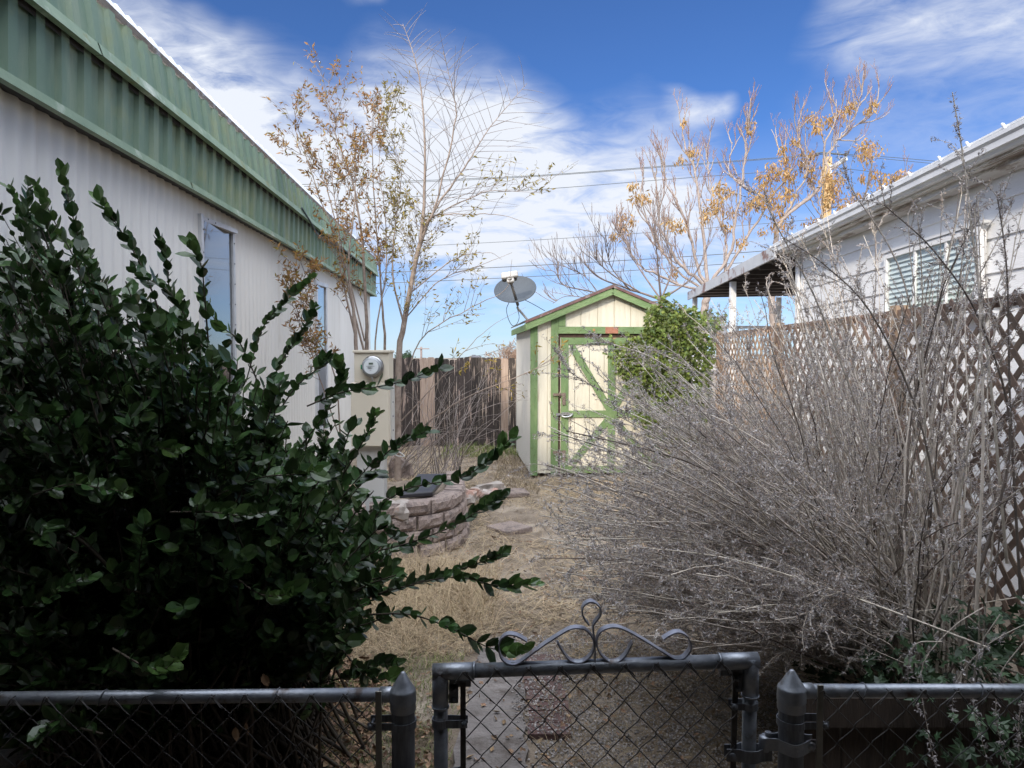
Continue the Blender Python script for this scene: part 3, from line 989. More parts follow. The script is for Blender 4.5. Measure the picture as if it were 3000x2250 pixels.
while yy < SDP:
    y2 = min(yy + .19, SDP)
    g.add([sp(X0, yy, .04), sp(X0, y2, .04), sp(X0, y2, EV), sp(X0, yy, EV)], [[0, 1, 2, 3]])
    g.add([sp(X0 + .01, y2, .04), sp(X0 + .01, y2 + .012, .04), sp(X0 + .01, y2 + .012, EV), sp(X0 + .01, y2, EV)], [[0, 1, 2, 3]])
    yy = y2 + .012
g.build('side_wall', M['white_shed'], shed)
# trims
tz = lambda x: roofz(x) - .02
for (a, b) in ((X0 - .012, X0 + .088), (X0 + .275, X0 + .375), (X0 + SWD - .09, X0 + SWD + .012), (X0 + SWD - .375, X0 + SWD - .275)):
    g = G()
    A = [sp(a, -.022, .03), sp(b, -.022, .03), sp(b, -.022, tz(b)), sp(a, -.022, tz(a))]
    B = [sp(a, -.001, .03), sp(b, -.001, .03), sp(b, -.001, tz(b)), sp(a, -.001, tz(a))]
    g.add(A + B, [[0, 1, 2, 3], [1, 5, 6, 2], [4, 0, 3, 7], [7, 3, 2, 6]])
    g.build('trim_board', M['green_trim'], shed)
DX0, DX1, DZ0, DZ1 = X0 + .40, X0 + SWD - .40, .06, 1.94
g = G(); sbox(g, DX0 - .022, DX0 + .075, -.024, -.002, 2.095, tz(DX0)); g.build('trim_board', M['green_trim'], shed)
g = G(); sbox(g, DX0 - .025, DX1 + .025, -.034, -.0245, 1.995, 2.09); g.build('header_board', M['green_trim_h'], shed)
g = G(); sbox(g, DX0 + .63, DX0 + .81, -.037, -.030, 1.998, 2.086); g.build('bare_patch', M['bare_wood'], shed)
# door in front of a dark gap
g = G(); sbox(g, DX0 - .025, DX1 + .025, -.006, -.001, .04, 2.0); g.build('door_opening', M['shed_gap'], shed)
dg = G()
nx_ = 7
dw = (DX1 - DX0) / nx_
for k in range(nx_):
    sbox(dg, DX0 + k * dw + (.003 if k else .006), DX0 + (k + 1) * dw - .003, -.022, -.007, DZ0, DZ1 + .0)
door = dg.build('door', M['cream'], shed)
cx = (DX0 + DX1) / 2
g = G(); sbox(g, DX0 + .012, DX0 + .115, -.037, -.0225, DZ0, DZ1); g.build('stile', M['green_trim'], door)
g = G(); sbox(g, DX1 - .115, DX1 - .012, -.037, -.0225, DZ0, DZ1); g.build('stile', M['green_trim'], door)
g = G(); sbox(g, cx - .05, cx + .05, -.041, -.0225, DZ0 + .10, DZ1 - .098); g.build('stile', M['green_trim'], door)
for (za, zb) in ((DZ1 - .095, DZ1), (.835, .93), (DZ0, DZ0 + .095)):
    g = G(); sbox(g, DX0 + .117, DX1 - .117, -.0385, -.0225, za, zb); g.build('door_rail', M['green_trim_h'], door)
for (xa, za, xb, zb) in ((DX0 + .16, DZ1 - .12, cx - .03, .95), (DX1 - .16, DZ1 - .12, cx + .03, .95), (cx - .03, .815, DX0 + .16, DZ0 + .12), (cx + .03, .815, DX1 - .16, DZ0 + .12)):
    g = G(); g.beam(sp(xa, -.0295, za), sp(xb, -.0295, zb), .013, .095, up=np.cross(ey, sp(xb, 0, zb) - sp(xa, 0, za)))
    g.build('brace', M['green_trim'], door)
for z in (1.15, .35):
    g = G(); sbox(g, DX0 - .10, DX0 + .06, -.046, -.040, z - .012, z + .022); sbox(g, DX0 + .03, DX0 + .075, -.052, -.038, z - .14, z + .03)
    g.tube([sp(DX0 - .005, -.05, z - .03), sp(DX0 - .005, -.05, z + .04)], .009, 8); g.build('hinge', M['rust'], door)
g = G(); sbox(g, DX0 - .06, DX0 + .18, -.052, -.044, .865, .895)
g.tube(smooth_line([sp(DX0 + .02, -.05, .86), sp(DX0 + .06, -.075, .845), sp(DX0 + .13, -.075, .855), sp(DX0 + .17, -.05, .88)], 12), .011, 8)
sbox(g, DX0 + .02, DX0 + .13, -.060, -.053, .87, .91)
g.build('hasp', M['zinc'], door)
for (kx, kz, kr) in ((.62, 2.045, .02), (.03, 1.63, .018), (.34, 1.9, .014), (.12, 1.45, .012)):
    g = G(); g.lathe(sp(DX0 - .15 + kx, -.036 if kx == .62 else -.0235, kz), [(kr, 0), (kr * .6, .002), (0, .002)], 10, axis=-ey); g.build('knot', M['knot'], shed)
# roof: two slabs with overhang, drip edge and green rake boards
sl_ = (AP - EV) / (SWD / 2)
ov, fo_ = .085, .10
cX = X0 + SWD / 2
for sgn in (-1, 1):
    xe = cX + sgn * (SWD / 2 + ov)
    ze = AP - sl_ * (SWD / 2 + ov)
    g = G()
    A = [sp(cX, -fo_, AP + .055), sp(xe, -fo_, ze + .055), sp(xe, SDP + .1, ze + .055), sp(cX, SDP + .1, AP + .055)]
    B = [sp(cX, -fo_, AP + .035), sp(xe, -fo_, ze + .035), sp(xe, SDP + .1, ze + .035), sp(cX, SDP + .1, AP + .035)]
    if sgn > 0:
        A = [A[0], A[3], A[2], A[1]]; B = [B[0], B[3], B[2], B[1]]
    g.add(A + B, [[3, 2, 1, 0], [4, 5, 6, 7], [0, 1, 5, 4], [1, 2, 6, 5], [2, 3, 7, 6], [3, 0, 4, 7]])
    g.build('roof_slope', M['shed_roof'], shed)
    g = G()
    g.beam(sp(cX, -fo_ - .006, AP + .026), sp(xe + sgn * .005, -fo_ - .006, ze + .026), .014, .03, up=(0, 0, 1))
    g.build('drip_edge', M['drip'], shed)
    g = G()
    g.beam(sp(cX, -fo_ + .012, AP - .037), sp(xe, -fo_ + .012, ze - .037), .02, .094, up=(0, 0, 1))
    g.build('rake_board', M['green_trim_h'], shed)
g = G(); sbox(g, X0 - ov + .01, X0 - .002, -.085, SDP, 2.085, 2.125); g.build('eave_board', M['drip'], shed)
g = G(); sbox(g, X0 - ov - .002, X0 - ov + .018, -.08, SDP, 2.03, 2.115); g.build('eave_board', M['green_trim'], shed)

# ------------------------------------------------------------------ satellite dish
dc = np.array(P(1509, 846, 9.75))
dish = thing('satellite_dish', 'grey satellite dish with pale feed head standing at the left eave of the shed', 'satellite dish', P(1545, 940, 9.85))
nd = nrm(np.array([-.10, -.70, .62]))        # the way it looks
ax1 = nrm(np.cross(nd, np.array([0, 0, 1.]))) * -1
ax1 = nrm(ax1 + .16 * np.cross(nd, ax1) * (1 if True else -1))
ax2 = nrm(np.cross(nd, ax1))
if ax2[2] < 0:
    ax2 = -ax2
g = G()
rings = [0, .25, .5, .75, .93, 1.0]
V = []
NS = 40
for r in rings:
    for q in range(NS):
        a = 2 * math.pi * q / NS
        dep = -.055 * (1 - r * r)
        V.append(dc + ax1 * (.285 * r * math.cos(a)) + ax2 * (.255 * r * math.sin(a)) + nd * dep)
Fq = [[k * NS + q, k * NS + (q + 1) % NS, (k + 1) * NS + (q + 1) % NS, (k + 1) * NS + q] for k in range(len(rings) - 1) for q in range(NS)]
g.add(V, Fq, 0, True)
g.add([v - nd * .012 for v in V], [f[::-1] for f in Fq], 0, True)
g.build('reflector', M['dish'], dish)
rim = np.array([dc + ax1 * .286 * math.cos(a) + ax2 * .256 * math.sin(a) - nd * .006 for a in np.linspace(0, 2 * math.pi, 49)])
g = G(); g.tube(rim, .0065, 6, cap=False); g.build('rim', M['dish_edge'], dish)
arm0 = np.array(P(1517, 893, 9.72)); arm1 = np.array(P(1497, 828, 9.42))
g = G(); g.tube([arm0, arm1], [.021, .018], 10); g.lathe(arm1 - .02 * nrm(arm1 - arm0), [(.022, 0), (.034, .03), (.038, .09), (.03, .11)], 14, axis=arm1 - arm0); g.build('feed_arm', M['dish_arm'], dish)
g = G()
hc = np.array(P(1493, 808, 9.38))
Mh = np.stack([nrm(ax1 + 0.05 * ax2), nrm(np.array([0., -1, .25])), nrm(np.cross(ax1, np.array([0., -1, .25])))], 1)
g.box(hc + np.array([0, 0, .008]), (.225, .07, .085), M=Mh)
g.box(hc - np.array([-.01, 0, .045]), (.10, .06, .10), M=Mh)
bevel(g.build('feed_head', M['lnb'], dish), .018, 3)
for s_ in (-1, 1):
    g = G(); g.lathe(hc + ax1 * s_ * .07 + np.array([0, .02, -.02]), [(.03, 0), (.032, .05), (.0, .052)], 12, axis=(0, 1, -.5))
    g.build('horn', M['dish_arm'], dish)
g = G(); g.tube(smooth_line([arm0 + np.array([0, .03, .02]), P(1517, 903, 9.75), P(1528, 916, 9.8), P(1550, 942, 9.9)], 14), .017, 10); g.build('mast', M['mast'], dish)
g = G(); g.box(P(1550, 940, 9.92), (.09, .09, .012), M=np.array([[.92, 0, -.38], [0, 1, 0], [.38, 0, .92]])); g.build('foot_plate', M['rust'], dish)
g = G(); g.tube(smooth_line([P(1491, 887, 9.7), P(1484, 905, 9.72), P(1488, 930, 9.72), P(1500, 953, 9.74), P(1513, 950, 9.75), P(1521, 930, 9.76), P(1516, 905, 9.74)], 30), .0045, 6)
g.tube(smooth_line([P(1515, 876, 9.75), P(1530, 876, 9.8), P(1560, 890, 9.9), P(1597, 911, 9.95)], 20), .0045, 6)
g.build('cable', M['cable'], dish)

# ------------------------------------------------------------------ meter pedestal
md = 5.9
mt = thing('electric_meter_pedestal', 'beige electric meter cabinet with round glass meter, standing before the white home', 'meter cabinet', (P(1088, 1400, md)[0], md + .1, .35))
a0, a1 = P(1037, 1033, md), P(1140, 1120, md)
g = G(); g.box(((a0[0] + a1[0]) / 2, md + .11, (a0[2] + a1[2]) / 2), (a1[0] - a0[0], .22, a0[2] - a1[2])); bevel(g.build('cabinet', M['cabinet'], mt), .006)
g = G(); g.box(((a0[0] + a1[0]) / 2, md + .105, a0[2] + .010), (a1[0] - a0[0] + .016, .25, .022)); bevel(g.build('lid', M['cabinet'], mt), .004)
b0, b1 = P(1027, 1121, md - .02), P(1139, 1308, md - .02)
g = G(); g.box(((b0[0] + b1[0]) / 2, md + .03, (b0[2] + b1[2]) / 2), (b1[0] - b0[0], .10, b0[2] - b1[2])); bevel(g.build('front_panel', M['cabinet'], mt), .006)
g = G(); g.box((b1[0] - .01, md + .15, (b0[2] + b1[2]) / 2), (.045, .14, b0[2] - b1[2] - .004)); g.build('side_channel', M['cabinet_side'], mt)
for k in range(4):
    g = G(); g.lathe((b1[0] + .0125, md + .12, b0[2] - .05 - k * .12), [(.008, 0), (.007, .005), (0, .006)], 8, axis=(1, 0, 0)); g.build('bolt', M['galv_dark'], mt)
c0, c1 = P(1040, 1308, md), P(1122, 1430, md)
g = G(); g.box(((c0[0] + c1[0]) / 2, md + .13, (c0[2] + .1) / 2), (c1[0] - c0[0], .15, c0[2] - .1)); bevel(g.build('pedestal', M['cabinet_side'], mt), .004)
mc = np.array(P(1093, 1074, md))
g = G(); g.lathe(mc + np.array([0, -.001, 0]), [(.088, 0), (.090, .02), (.084, .028), (.078, .03)], 40, axis=(0, -1, 0))
for q in range(44):
    a = q * 2 * math.pi / 44
    g.box(mc + np.array([.089 * math.cos(a), -.014, .089 * math.sin(a)]), (.006, .022, .006))
mring = g.build('meter', M['meter_ring'], mt)
g = G(); g.lathe(mc, [(.077, .028), (.077, .075), (.070, .088), (.0, .0885)], 40, axis=(0, -1, 0)); g.build('dome', M['meter_glass'], mring)
g = G(); g.lathe(mc, [(.060, .0895), (0, .0900)], 32, axis=(0, -1, 0)); g.build('face', M['meter_face'], mring)
g = G(); g.box(mc + np.array([.0, -.0915, .026]), (.036, .002, .016)); g.build('display', M['lcd'], mring)
g = G()
for k in range(5):
    g.box(mc + np.array([-.013 + k * .0065, -.0932, .026]), (.0035, .001, .009))
for (dx, dz, ww) in ((-.004, .004, .07), (-.012, -.004, .03), (-.006, -.010, .045), (-.01, -.016, .03), (-.004, -.032, .014)):
    g.box(mc + np.array([dx, -.0912, dz]), (ww, .001, .0022))
g.build('printing', M['ink'], mring)
g = G(); g.box(mc + np.array([-.088, -.03, -.002]), (.014, .02, .036)); g.build('seal', M['tag_green'], mring)
g = G(); g.tube(smooth_line([mc + np.array([-.005, -.05, -.075]), mc + np.array([.005, -.06, -.10]), mc + np.array([.015, -.04, -.14])], 10), .004, 6); g.build('seal_wire', M['zinc'], mring)
g = G(); g.tube(smooth_line([P(1150, 1318, 6.1), P(1165, 1322, 6.05), P(1185, 1336, 6.0), P(1170, 1337, 6.0), P(1158, 1333, 6.0)], 16), .005, 6); g.build('loose_cable', M['lnb'], mt)

# ------------------------------------------------------------------ raised bed
arc = smooth_line([(-1.75, 5.55, 0), (-1.3, 5.62, 0), (-.95, 5.72, 0), (-.66, 5.88, 0), (-.47, 6.13, 0), (-.40, 6.5, 0), (-.43, 7.0, 0), (-.5, 7.6, 0)], 400)
sl_len = np.concatenate([[0], np.cumsum(np.linalg.norm(np.diff(arc[:, :2], axis=0), axis=1))])
rw = thing('retaining_wall', 'low curved wall of split-face pinkish concrete blocks round the raised bed', 'retaining wall', (-.7, 6.1, 0))
rg = random.Random(3)
for c in range(4):
    s0 = -.1 + (c % 2) * .14
    while s0 < sl_len[-1]:
        mid = s0 + .14
        if 0 < mid < sl_len[-1]:
            k = np.searchsorted(sl_len, mid)
            k = min(max(k, 2), len(arc) - 3)
            p = arc[k]; tdir = arc[k + 2] - arc[k - 2]
            an = math.atan2(tdir[1], tdir[0])
            nin = np.array([-math.sin(an), math.cos(an)])
            cc = p[:2] + nin * (.095 + .012 * c)
            g = G()
            # block with a rough front: grid of jittered points on the outer face
            NX, NZ = 6, 4
            Wb, Db, Hb = .250, .17, .114
            V = []
            for iz in range(NZ + 1):
                for ix in range(NX + 1):
                    lx = -Wb / 2 + Wb * ix / NX; lz = Hb * iz / NZ
                    edge_ = ix in (0, NX) or iz in (0, NZ)
                    ly = -Db / 2 + (0.016 if edge_ else -.006 + rg.uniform(-.006, .006))
                    V.append((lx, ly, lz))
            nb = len(V)
            for (lx, lz) in ((-Wb * .42, 0), (Wb * .42, 0), (Wb * .42, Hb), (-Wb * .42, Hb)):
                V.append((lx, Db / 2, lz))
            Fq = [[iz * (NX + 1) + ix, iz * (NX + 1) + ix + 1, (iz + 1) * (NX + 1) + ix + 1, (iz + 1) * (NX + 1) + ix] for iz in range(NZ) for ix in range(NX)]
            R_ = np.array([[math.cos(an), -math.sin(an)], [math.sin(an), math.cos(an)]])
            V = np.array(V)
            V[:, :2] = V[:, :2] @ R_.T + cc
            V[:, 2] += c * .121 + rg.uniform(-.001, .001)
            g.add(V, Fq)
            tl, tr_, br, bl = NZ * (NX + 1), NZ * (NX + 1) + NX, NX, 0
            g.Fc.append((np.array([[tl, tr_, nb + 2, nb + 3], [tr_, br, nb + 1, nb + 2], [bl, tl, nb + 3, nb]]), 0, False))
            g.build('block', M['block'], rw)
        s0 += .282


def rock(px, py, D, sx, sy, sz, label, seed, z=None, m='rock', name='rock', cat='rock', grp='rocks beside the raised bed'):
    r = np.random.default_rng(seed)
    p = np.array(P(px, py, D))
    if z is not None:
        p[2] = z
    nu, nv = 12, 8
    V = []
    ph = r.random(6) * 6
    for j in range(nv + 1):
        for i in range(nu):
            a, b = 2 * math.pi * i / nu, math.pi * j / nv - math.pi / 2
            d = np.array([math.cos(a) * math.cos(b), math.sin(a) * math.cos(b), math.sin(b)])
            k = 1 + .16 * math.sin(3 * d[0] * 1.7 + ph[0]) + .13 * math.sin(4 * d[1] + ph[1] + d[2] * 3) + .08 * math.sin(7 * d[2] + ph[2] + 5 * d[0])
            d = np.sign(d) * np.abs(d) ** .75 * k
            V.append(p + d * np.array([sx, sy, sz]))
    Fq = [[j * nu + i, j * nu + (i + 1) % nu, (j + 1) * nu + (i + 1) % nu, (j + 1) * nu + i] for j in range(nv) for i in range(nu)]
    g = G(); g.add(V, Fq)
    return tag(g.build(name, M[m]), label, cat, grp)


rock(1363, 1456, 7.2, .10, .09, .08, 'rounded pinkish rock touching the end of the block wall', 1)
rock(1392, 1446, 7.7, .10, .08, .07, 'small reddish rock between the pinkish rock and the big tan rock', 2)
rock(1445, 1438, 8.0, .17, .12, .11, 'biggest tan angular rock behind the others by the path', 3)
rock(1437, 1452, 7.7, .10, .08, .07, 'pale whitish rock just in front of the big tan rock', 4)
rock(1156, 1496, 5.85, .13, .10, .09, 'white rock left of the black plastic panel', 5)
rock(1170, 1390, 8.2, .13, .11, .22, 'dark reddish upright rock behind the raised bed, near the meter', 6, m='block')
for i, (px, py, sx, sy, lab) in enumerate(((1498, 1452, .26, .20, 'flat pink paver farthest up the path, near the shed corner'), (1492, 1560, .22, .20, 'flat pink paver half buried in straw midway up the path'))):
    D = H * F / (py - 1040)
    g = G(); x_, y_, _ = P(px, py, D)
    g.box((x_, y_, .02), (sx * 1.5, sy * 1.6, .06), rot=.2 + i * .5)
    tag(bevel(g.build('stepping_stone', M['block']), .012), lab, 'paver', 'pavers along the path')
g = G()
A = [(-.95, 5.93, .49), (-.68, 6.05, .49), (-.62, 6.75, .53), (-.90, 6.72, .53)]
A = [np.array(a) for a in A]
g.add(A + [a + np.array([0, 0, .04]) for a in A], [[0, 1, 5, 4], [1, 2, 6, 5], [2, 3, 7, 6], [3, 0, 4, 7], [4, 5, 6, 7], [3, 2, 1, 0]])
tag(bevel(g.build('plastic_panel', M['black_plastic']), .01), 'flat black plastic panel lying in the raised bed', 'panel')

# ------------------------------------------------------------------ chain link fence and gate
GD = 1.8


def px2m(n, D=GD):
    return n * D / F


def chain(pts_top, zb, pitch_x, pitch_z, D, name, parent, x_left, x_right, ztop_fn, ends=True, seed=0):
    """woven wires: each wire zigzags; neighbours hook at the crossings"""
    r = np.random.default_rng(seed)
    g = G()
    nwire = int(round((x_right - x_left) / (pitch_x / 2)))
    half = (x_right - x_left) / nwire
    for k in range(nwire):
        xa, xb = x_left + k * half, x_left + (k + 1) * half
        zt = ztop_fn((xa + xb) / 2)
        rows = int((zt - zb) / (pitch_z / 2))
        pts = []
        for q in range(rows + 1):
            z = zt - q * pitch_z / 2
            side = (q + k) % 2
            x = xb if side else xa
            dz = .0035
            s_ = -1 if side else 1
            jx, jz = r.normal() * .0015, r.normal() * .0015
            pts.append((x + s_ * .006 + jx, D + .002, z + dz + .003 + jz))
            pts.append((x + jx - s_ * .0012, D + (.0035 if side else -.0035), z + jz))
            pts.append((x + s_ * .006 + jx, D - .002, z - dz - .003 + jz))
        g.tube(np.array(pts), .00155, 5, cap=False)
        # knuckle over the rail
        x = xb if k % 2 else xa
        if k % 2 == 0:
            xm = xa
            e = r.normal() * .002
            g.tube(np.array([(xm - .022 + e, D - .003, zt - .030), (xm - .004, D - .006, zt + .004), (xm + .003, D - .010, zt + .010 + e), (xm + .006, D - .004, zt + .002), (xm + .024, D, zt - .028)]), .0016, 5, cap=False)
            g.tube(np.array([(xm + .002, D - .004, zt + .002), (xm + .018, D - .007, zt - .012 + e), (xm + .026 + e, D - .008, zt - .022)]), .0016, 5, cap=False)
    return g.build(name, M['wire'], parent)


def post(px_c, py_tip, py_sh, py_cap, cap_w, pipe_w, label, zg=-.05):
    c = P(px_c, 2100, GD)
    r, rc = px2m(pipe_w) / 2, px2m(cap_w) / 2
    zt, zs, zc = P(px_c, py_tip, GD)[2], P(px_c, py_sh, GD)[2], P(px_c, py_cap, GD)[2]
    t = thing('gate_post', label, 'fence post', (c[0], GD, 0), 'galvanized posts either side of the gate')
    g = G(); g.lathe((c[0], GD, zg), [(r, 0), (r, zc - zg + .01)], 28); g.build('pipe', M['galv_dark'], t)
    g = G(); h = zt - zs
    mid = (zs + zc) / 2 - .004
    g.lathe((c[0], GD, 0), [(rc * .97, zc), (rc * .99, zc + .004), (rc * .985, mid - .003), (rc * 1.03, mid), (rc * 1.02, mid + .004), (rc, zs - .006), (rc * 1.0, zs - .001), (rc * .955, zs + .003), (rc * .94, zs + .0035), (rc * .56, zs + h * .50), (rc * .20, zs + h * .93), (rc * .13, zs + h * .98), (.001, zt)], 32)
    g.build('cap', M['galv'], t)
    return t, c[0], r


tL, xL, rL = post(1181, 1967, 2022, 2080, 77, 69, 'left galvanized gate post with pointed acorn cap')
tR, xR, rR = post(2318, 1961, 2015, 2078, 82, 73, 'right galvanized gate post with pointed acorn cap')


def band(parent, xc, r, z, side, reach, hgt=.019, name='tension_band', matn='galv_dark'):
    """a strap round the pipe with its two ends running sideways to a bolt"""
    g = G()
    th = .0022
    pts = []
    for q in range(25):
        a = math.radians(40 + 280 * q / 24) if side > 0 else math.radians(220 + 280 * q / 24)
        pts.append((xc + (r + th) * math.cos(a), GD + (r + th) * math.sin(a)))
    pts = [(xc + side * reach, GD + r * .62)] + pts + [(xc + side * reach, GD - r * .62)] if side > 0 else [(xc + side * reach, GD - r * .62)] + pts + [(xc + side * reach, GD + r * .62)]
    n = len(pts)
    P2 = np.array(pts)
    T = np.gradient(P2, axis=0); T = T / np.linalg.norm(T, axis=1, keepdims=True)
    N2 = np.stack([T[:, 1], -T[:, 0]], 1) * th
    V = [(a[0], a[1], z - hgt / 2) for a in P2] + [(a[0], a[1], z + hgt / 2) for a in P2] + [(a[0], a[1], z + hgt / 2) for a in P2 + N2] + [(a[0], a[1], z - hgt / 2) for a in P2 + N2]
    Fq = []
    for i in range(n - 1):
        for k in range(4):
            k2 = (k + 1) % 4
            Fq.append([k * n + i, k * n + i + 1, k2 * n + i + 1, k2 * n + i])
    g.add(V, Fq)
    xb = xc + side * (reach - .008)
    g.lathe((xb, GD - r * .62 - .001, z), [(.0085, 0), (.0085, .002), (.006, .006), (0, .0075)], 14, axis=(0, -1, 0))
    g.tube([(xb, GD - r * .62, z), (xb, GD + r * .7, z)], .004, 8)
    return g.build(name, M[matn], parent)


zz_ = lambda px, py: P(px, py, GD)[2]
band(tL, xL, rL, zz_(1150, 2117), -1, .088)
band(tR, xR, rR, zz_(2350, 2113), 1, .088)

# line fence panels (rail, wire mesh, tension bar)
for side, (xa, xb, ya, yb, barx, bartop, lab) in (('l', (-560, 1146, 2059, 2041, 1115, 2011, 'chain link fence panel left of the gate, half buried in the green shrub')),
                                                 ('r', (2352, 3560, 2030, 2030, 2389, 1993, 'chain link fence panel right of the gate, in front of the dry bush'))):
    a_, b_ = np.array(P(xa, ya, GD)), np.array(P(xb, yb, GD))
    t = thing('chain_link_fence', lab, 'fence', ((a_[0] + b_[0]) / 2, GD, 0), 'chain link panels beside the gate')
    g = G(); rr = px2m(40) / 2
    g.tube([a_ + np.array([0, .012, 0]), b_ + np.array([0, .012, 0])], rr, 20)
    g.build('top_rail', M['galv'], t)
    e_ = b_ if side == 'l' else a_
    g = G(); g.tube([e_ + np.array([(-.03 if side == 'l' else -.012), .012, 0]), e_ + np.array([(.012 if side == 'l' else .03), .012, 0])], rr * 1.13, 20); g.build('rail_end_cup', M['galv'], t)
    bx = P(barx, 2100, GD)[0]; bz = zz_(barx, bartop)
    g = G(); g.box((bx, GD - .026, (bz - .02) / 2), (.0155, .006, bz + .02)); bevel(g.build('tension_bar', mat('tension_bar_steel', (.17, .165, .14), (.26, .25, .22), 20, .5, metal=.5) if side == 'l' else bpy.data.materials['tension_bar_steel'], t), .001)
    x0_, x1_ = (P(-420, 2100, GD)[0], bx - .002) if side == 'l' else (bx + .004, P(3420, 2100, GD)[0])
    zt_ = (lambda x, A=a_, B=b_: A[2] + (B[2] - A[2]) * (x - A[0]) / (B[0] - A[0]) + .012)
    chain(None, .02, .0855, .089, GD - .022, 'chain_link', t, x0_, x1_, zt_, seed=4 if side == 'l' else 5)
    for k in range(3):
        g = G()
        xx_ = x0_ + (x1_ - x0_) * (k + .4) / 3
        g.tube(np.array([(xx_ + .006 * math.sin(q), GD + .012 + (rr + .002) * math.cos(q), zt_(xx_) - .012 + (rr + .002) * math.sin(q)) for q in np.linspace(0, 6.2, 20)]), .0018, 5)
        g.build('wire_tie', M['galv_dark'], t)

# the gate
gl_, gr_ = np.array(P(1290, 1968, GD)), np.array(P(2199, 1935, GD))
gate = thing('chain_link_gate', 'galvanized chain link garden gate topped with curled iron scrollwork', 'gate', ((gl_[0] + gr_[0]) / 2, GD, 0))
rg_ = px2m(42) / 2
zb_ = .09
g = G()
g.tube([gl_ + np.array([0.015, 0, 0]), gr_ + np.array([-.015, 0, 0])], rg_, 20)
g.tube([(gl_[0], GD, zb_), (gl_[0] + .001, GD, gl_[2])], rg_, 20)
g.tube([(gr_[0] - .006, GD, zb_), (gr_[0], GD, gr_[2])], rg_ * .98, 20)
g.tube([(gl_[0], GD, zb_), (gr_[0] - .006, GD, zb_)], rg_ * .98, 20)
g.build('frame', M['galv'], gate)
for c_, sx_ in ((gl_, 1), (gr_, -1)):
    g = G()
    k = rg_ * 1.16
    slope = (gr_[2] - gl_[2]) / (gr_[0] - gl_[0])
    lh, lv = .088 if sx_ > 0 else .082, .092
    g.tube([c_ + np.array([-sx_ * k * .9, 0, -sx_ * k * .9 * slope]), c_ + np.array([sx_ * lh, 0, sx_ * lh * slope])], k, 22)
    g.tube([c_ + np.array([0, 0, -lv]), c_ + np.array([0, 0, k * .4])], k, 22)
    g.tube([c_ + np.array([sx_ * (lh - .003), 0, sx_ * lh * slope]), c_ + np.array([sx_ * (lh + .001), 0, sx_ * lh * slope])], k * 1.07, 22)
    g.tube([c_ + np.array([0, 0, -lv - .001]), c_ + np.array([0, 0, -lv + .003])], k * 1.07, 22)
    g.build('elbow', M['galv'], gate)
    g = G()
    g.box(c_ + np.array([sx_ * (k + .013), .0, -.055]), (.024, .012, .050))
    g.box(c_ + np.array([sx_ * (k + .030), .0, -k - .008]), (.055, .012, .016))
    for dz in (-.045, -.072):
        g.lathe(c_ + np.array([sx_ * (k + .014), -.006, dz]), [(.007, 0), (.007, .004), (0, .005)], 6, axis=(0, -1, 0))
    g.build('corner_lug', M['galv_dark'], gate)
bxl, bxr = P(1357, 2100, GD)[0], P(2152, 2100, GD)[0]
for bx, pt in ((bxl, gl_), (bxr, gr_)):
    g = G(); top_ = pt[2] - rg_ - .008; tilt = 0 if bx < 0 else -.012
    g.beam((bx + tilt, GD - .004, .07), (bx, GD - .004, top_), .014, .005, up=(0, 1, 0)); g.build('tension_bar', M['wire'], gate)
zlin = lambda x: gl_[2] + (gr_[2] - gl_[2]) * (x - gl_[0]) / (gr_[0] - gl_[0]) + .008
chain(None, .06, .0815, .088, GD - .019, 'chain_link', gate, bxl + .006, bxr - .004, lambda x: zlin(x) - .004, seed=8)
band(gate, gl_[0], rg_ * .99, zz_(1320, 2114), 1, .070, hgt=.021)
band(gate, gr_[0] - .002, rg_ * .99, zz_(2170, 2064), -1, .050, hgt=.017)

ox, oy, sc = 1400, 1700, 3.16


def flatbar(pts, name, K=60, wd=.024, th=.0034, tw=None):
    q = smooth_line([P(ox + x / sc, oy + y / sc, GD) for x, y in pts], K)
    q[:, 1] = GD
    T = nrm(np.gradient(q, axis=0))
    N_ = np.stack([-T[:, 2], np.zeros(K), T[:, 0]], 1) * th / 2
    yv = np.array([0, wd / 2, 0])
    V = np.concatenate([q - yv + N_, q + yv + N_, q + yv - N_, q - yv - N_])
    Fq = [[a * K + i, a * K + i + 1, ((a + 1) % 4) * K + i + 1, ((a + 1) % 4) * K + i] for i in range(K - 1) for a in range(4)]
    g = G(); g.add(V, Fq)
    g.Fc.append((np.array([[0, K, 2 * K, 3 * K], [4 * K - 1, 3 * K - 1, 2 * K - 1, K - 1]]), 0, False))
    return g.build(name, M['scroll'], gate)


flatbar([(455, 557), (370, 508), (285, 492), (222, 530), (195, 600), (207, 690), (250, 745), (315, 768), (385, 752), (470, 690), (620, 582), (760, 492), (850, 443), (920, 432), (990, 447), (1045, 500), (1074, 580), (1063, 650), (1020, 710), (960, 747), (900, 750), (840, 722), (790, 660), (735, 570)], 'scroll', 110)
flatbar([(1710, 537), (1780, 492), (1850, 472), (1920, 500), (1960, 560), (1965, 620), (1930, 680), (1880, 716), (1810, 714), (1720, 662), (1560, 562), (1400, 470), (1290, 427), (1200, 432), (1130, 470), (1100, 540), (1104, 620), (1145, 690), (1200, 735), (1250, 747), (1310, 732), (1370, 672), (1425, 567)], 'scroll', 110)
flatbar([(1081, 745), (1082, 600), (1072, 500), (1066, 410), (1095, 365), (1133, 310), (1130, 250), (1090, 206), (1045, 190), (1000, 206), (967, 250), (967, 310), (990, 360), (1025, 402)], 'scroll', 70)
g = G()
for x, y in ((315, 772), (915, 755), (1245, 752), (1840, 722), (1081, 745)):
    p = P(ox + x / sc, oy + y / sc, GD)
    g.lathe((p[0], GD, p[2] - .006), [(.012, 0), (.009, .005), (.003, .008)], 10)
g.build('weld', M['galv_dark'], gate)
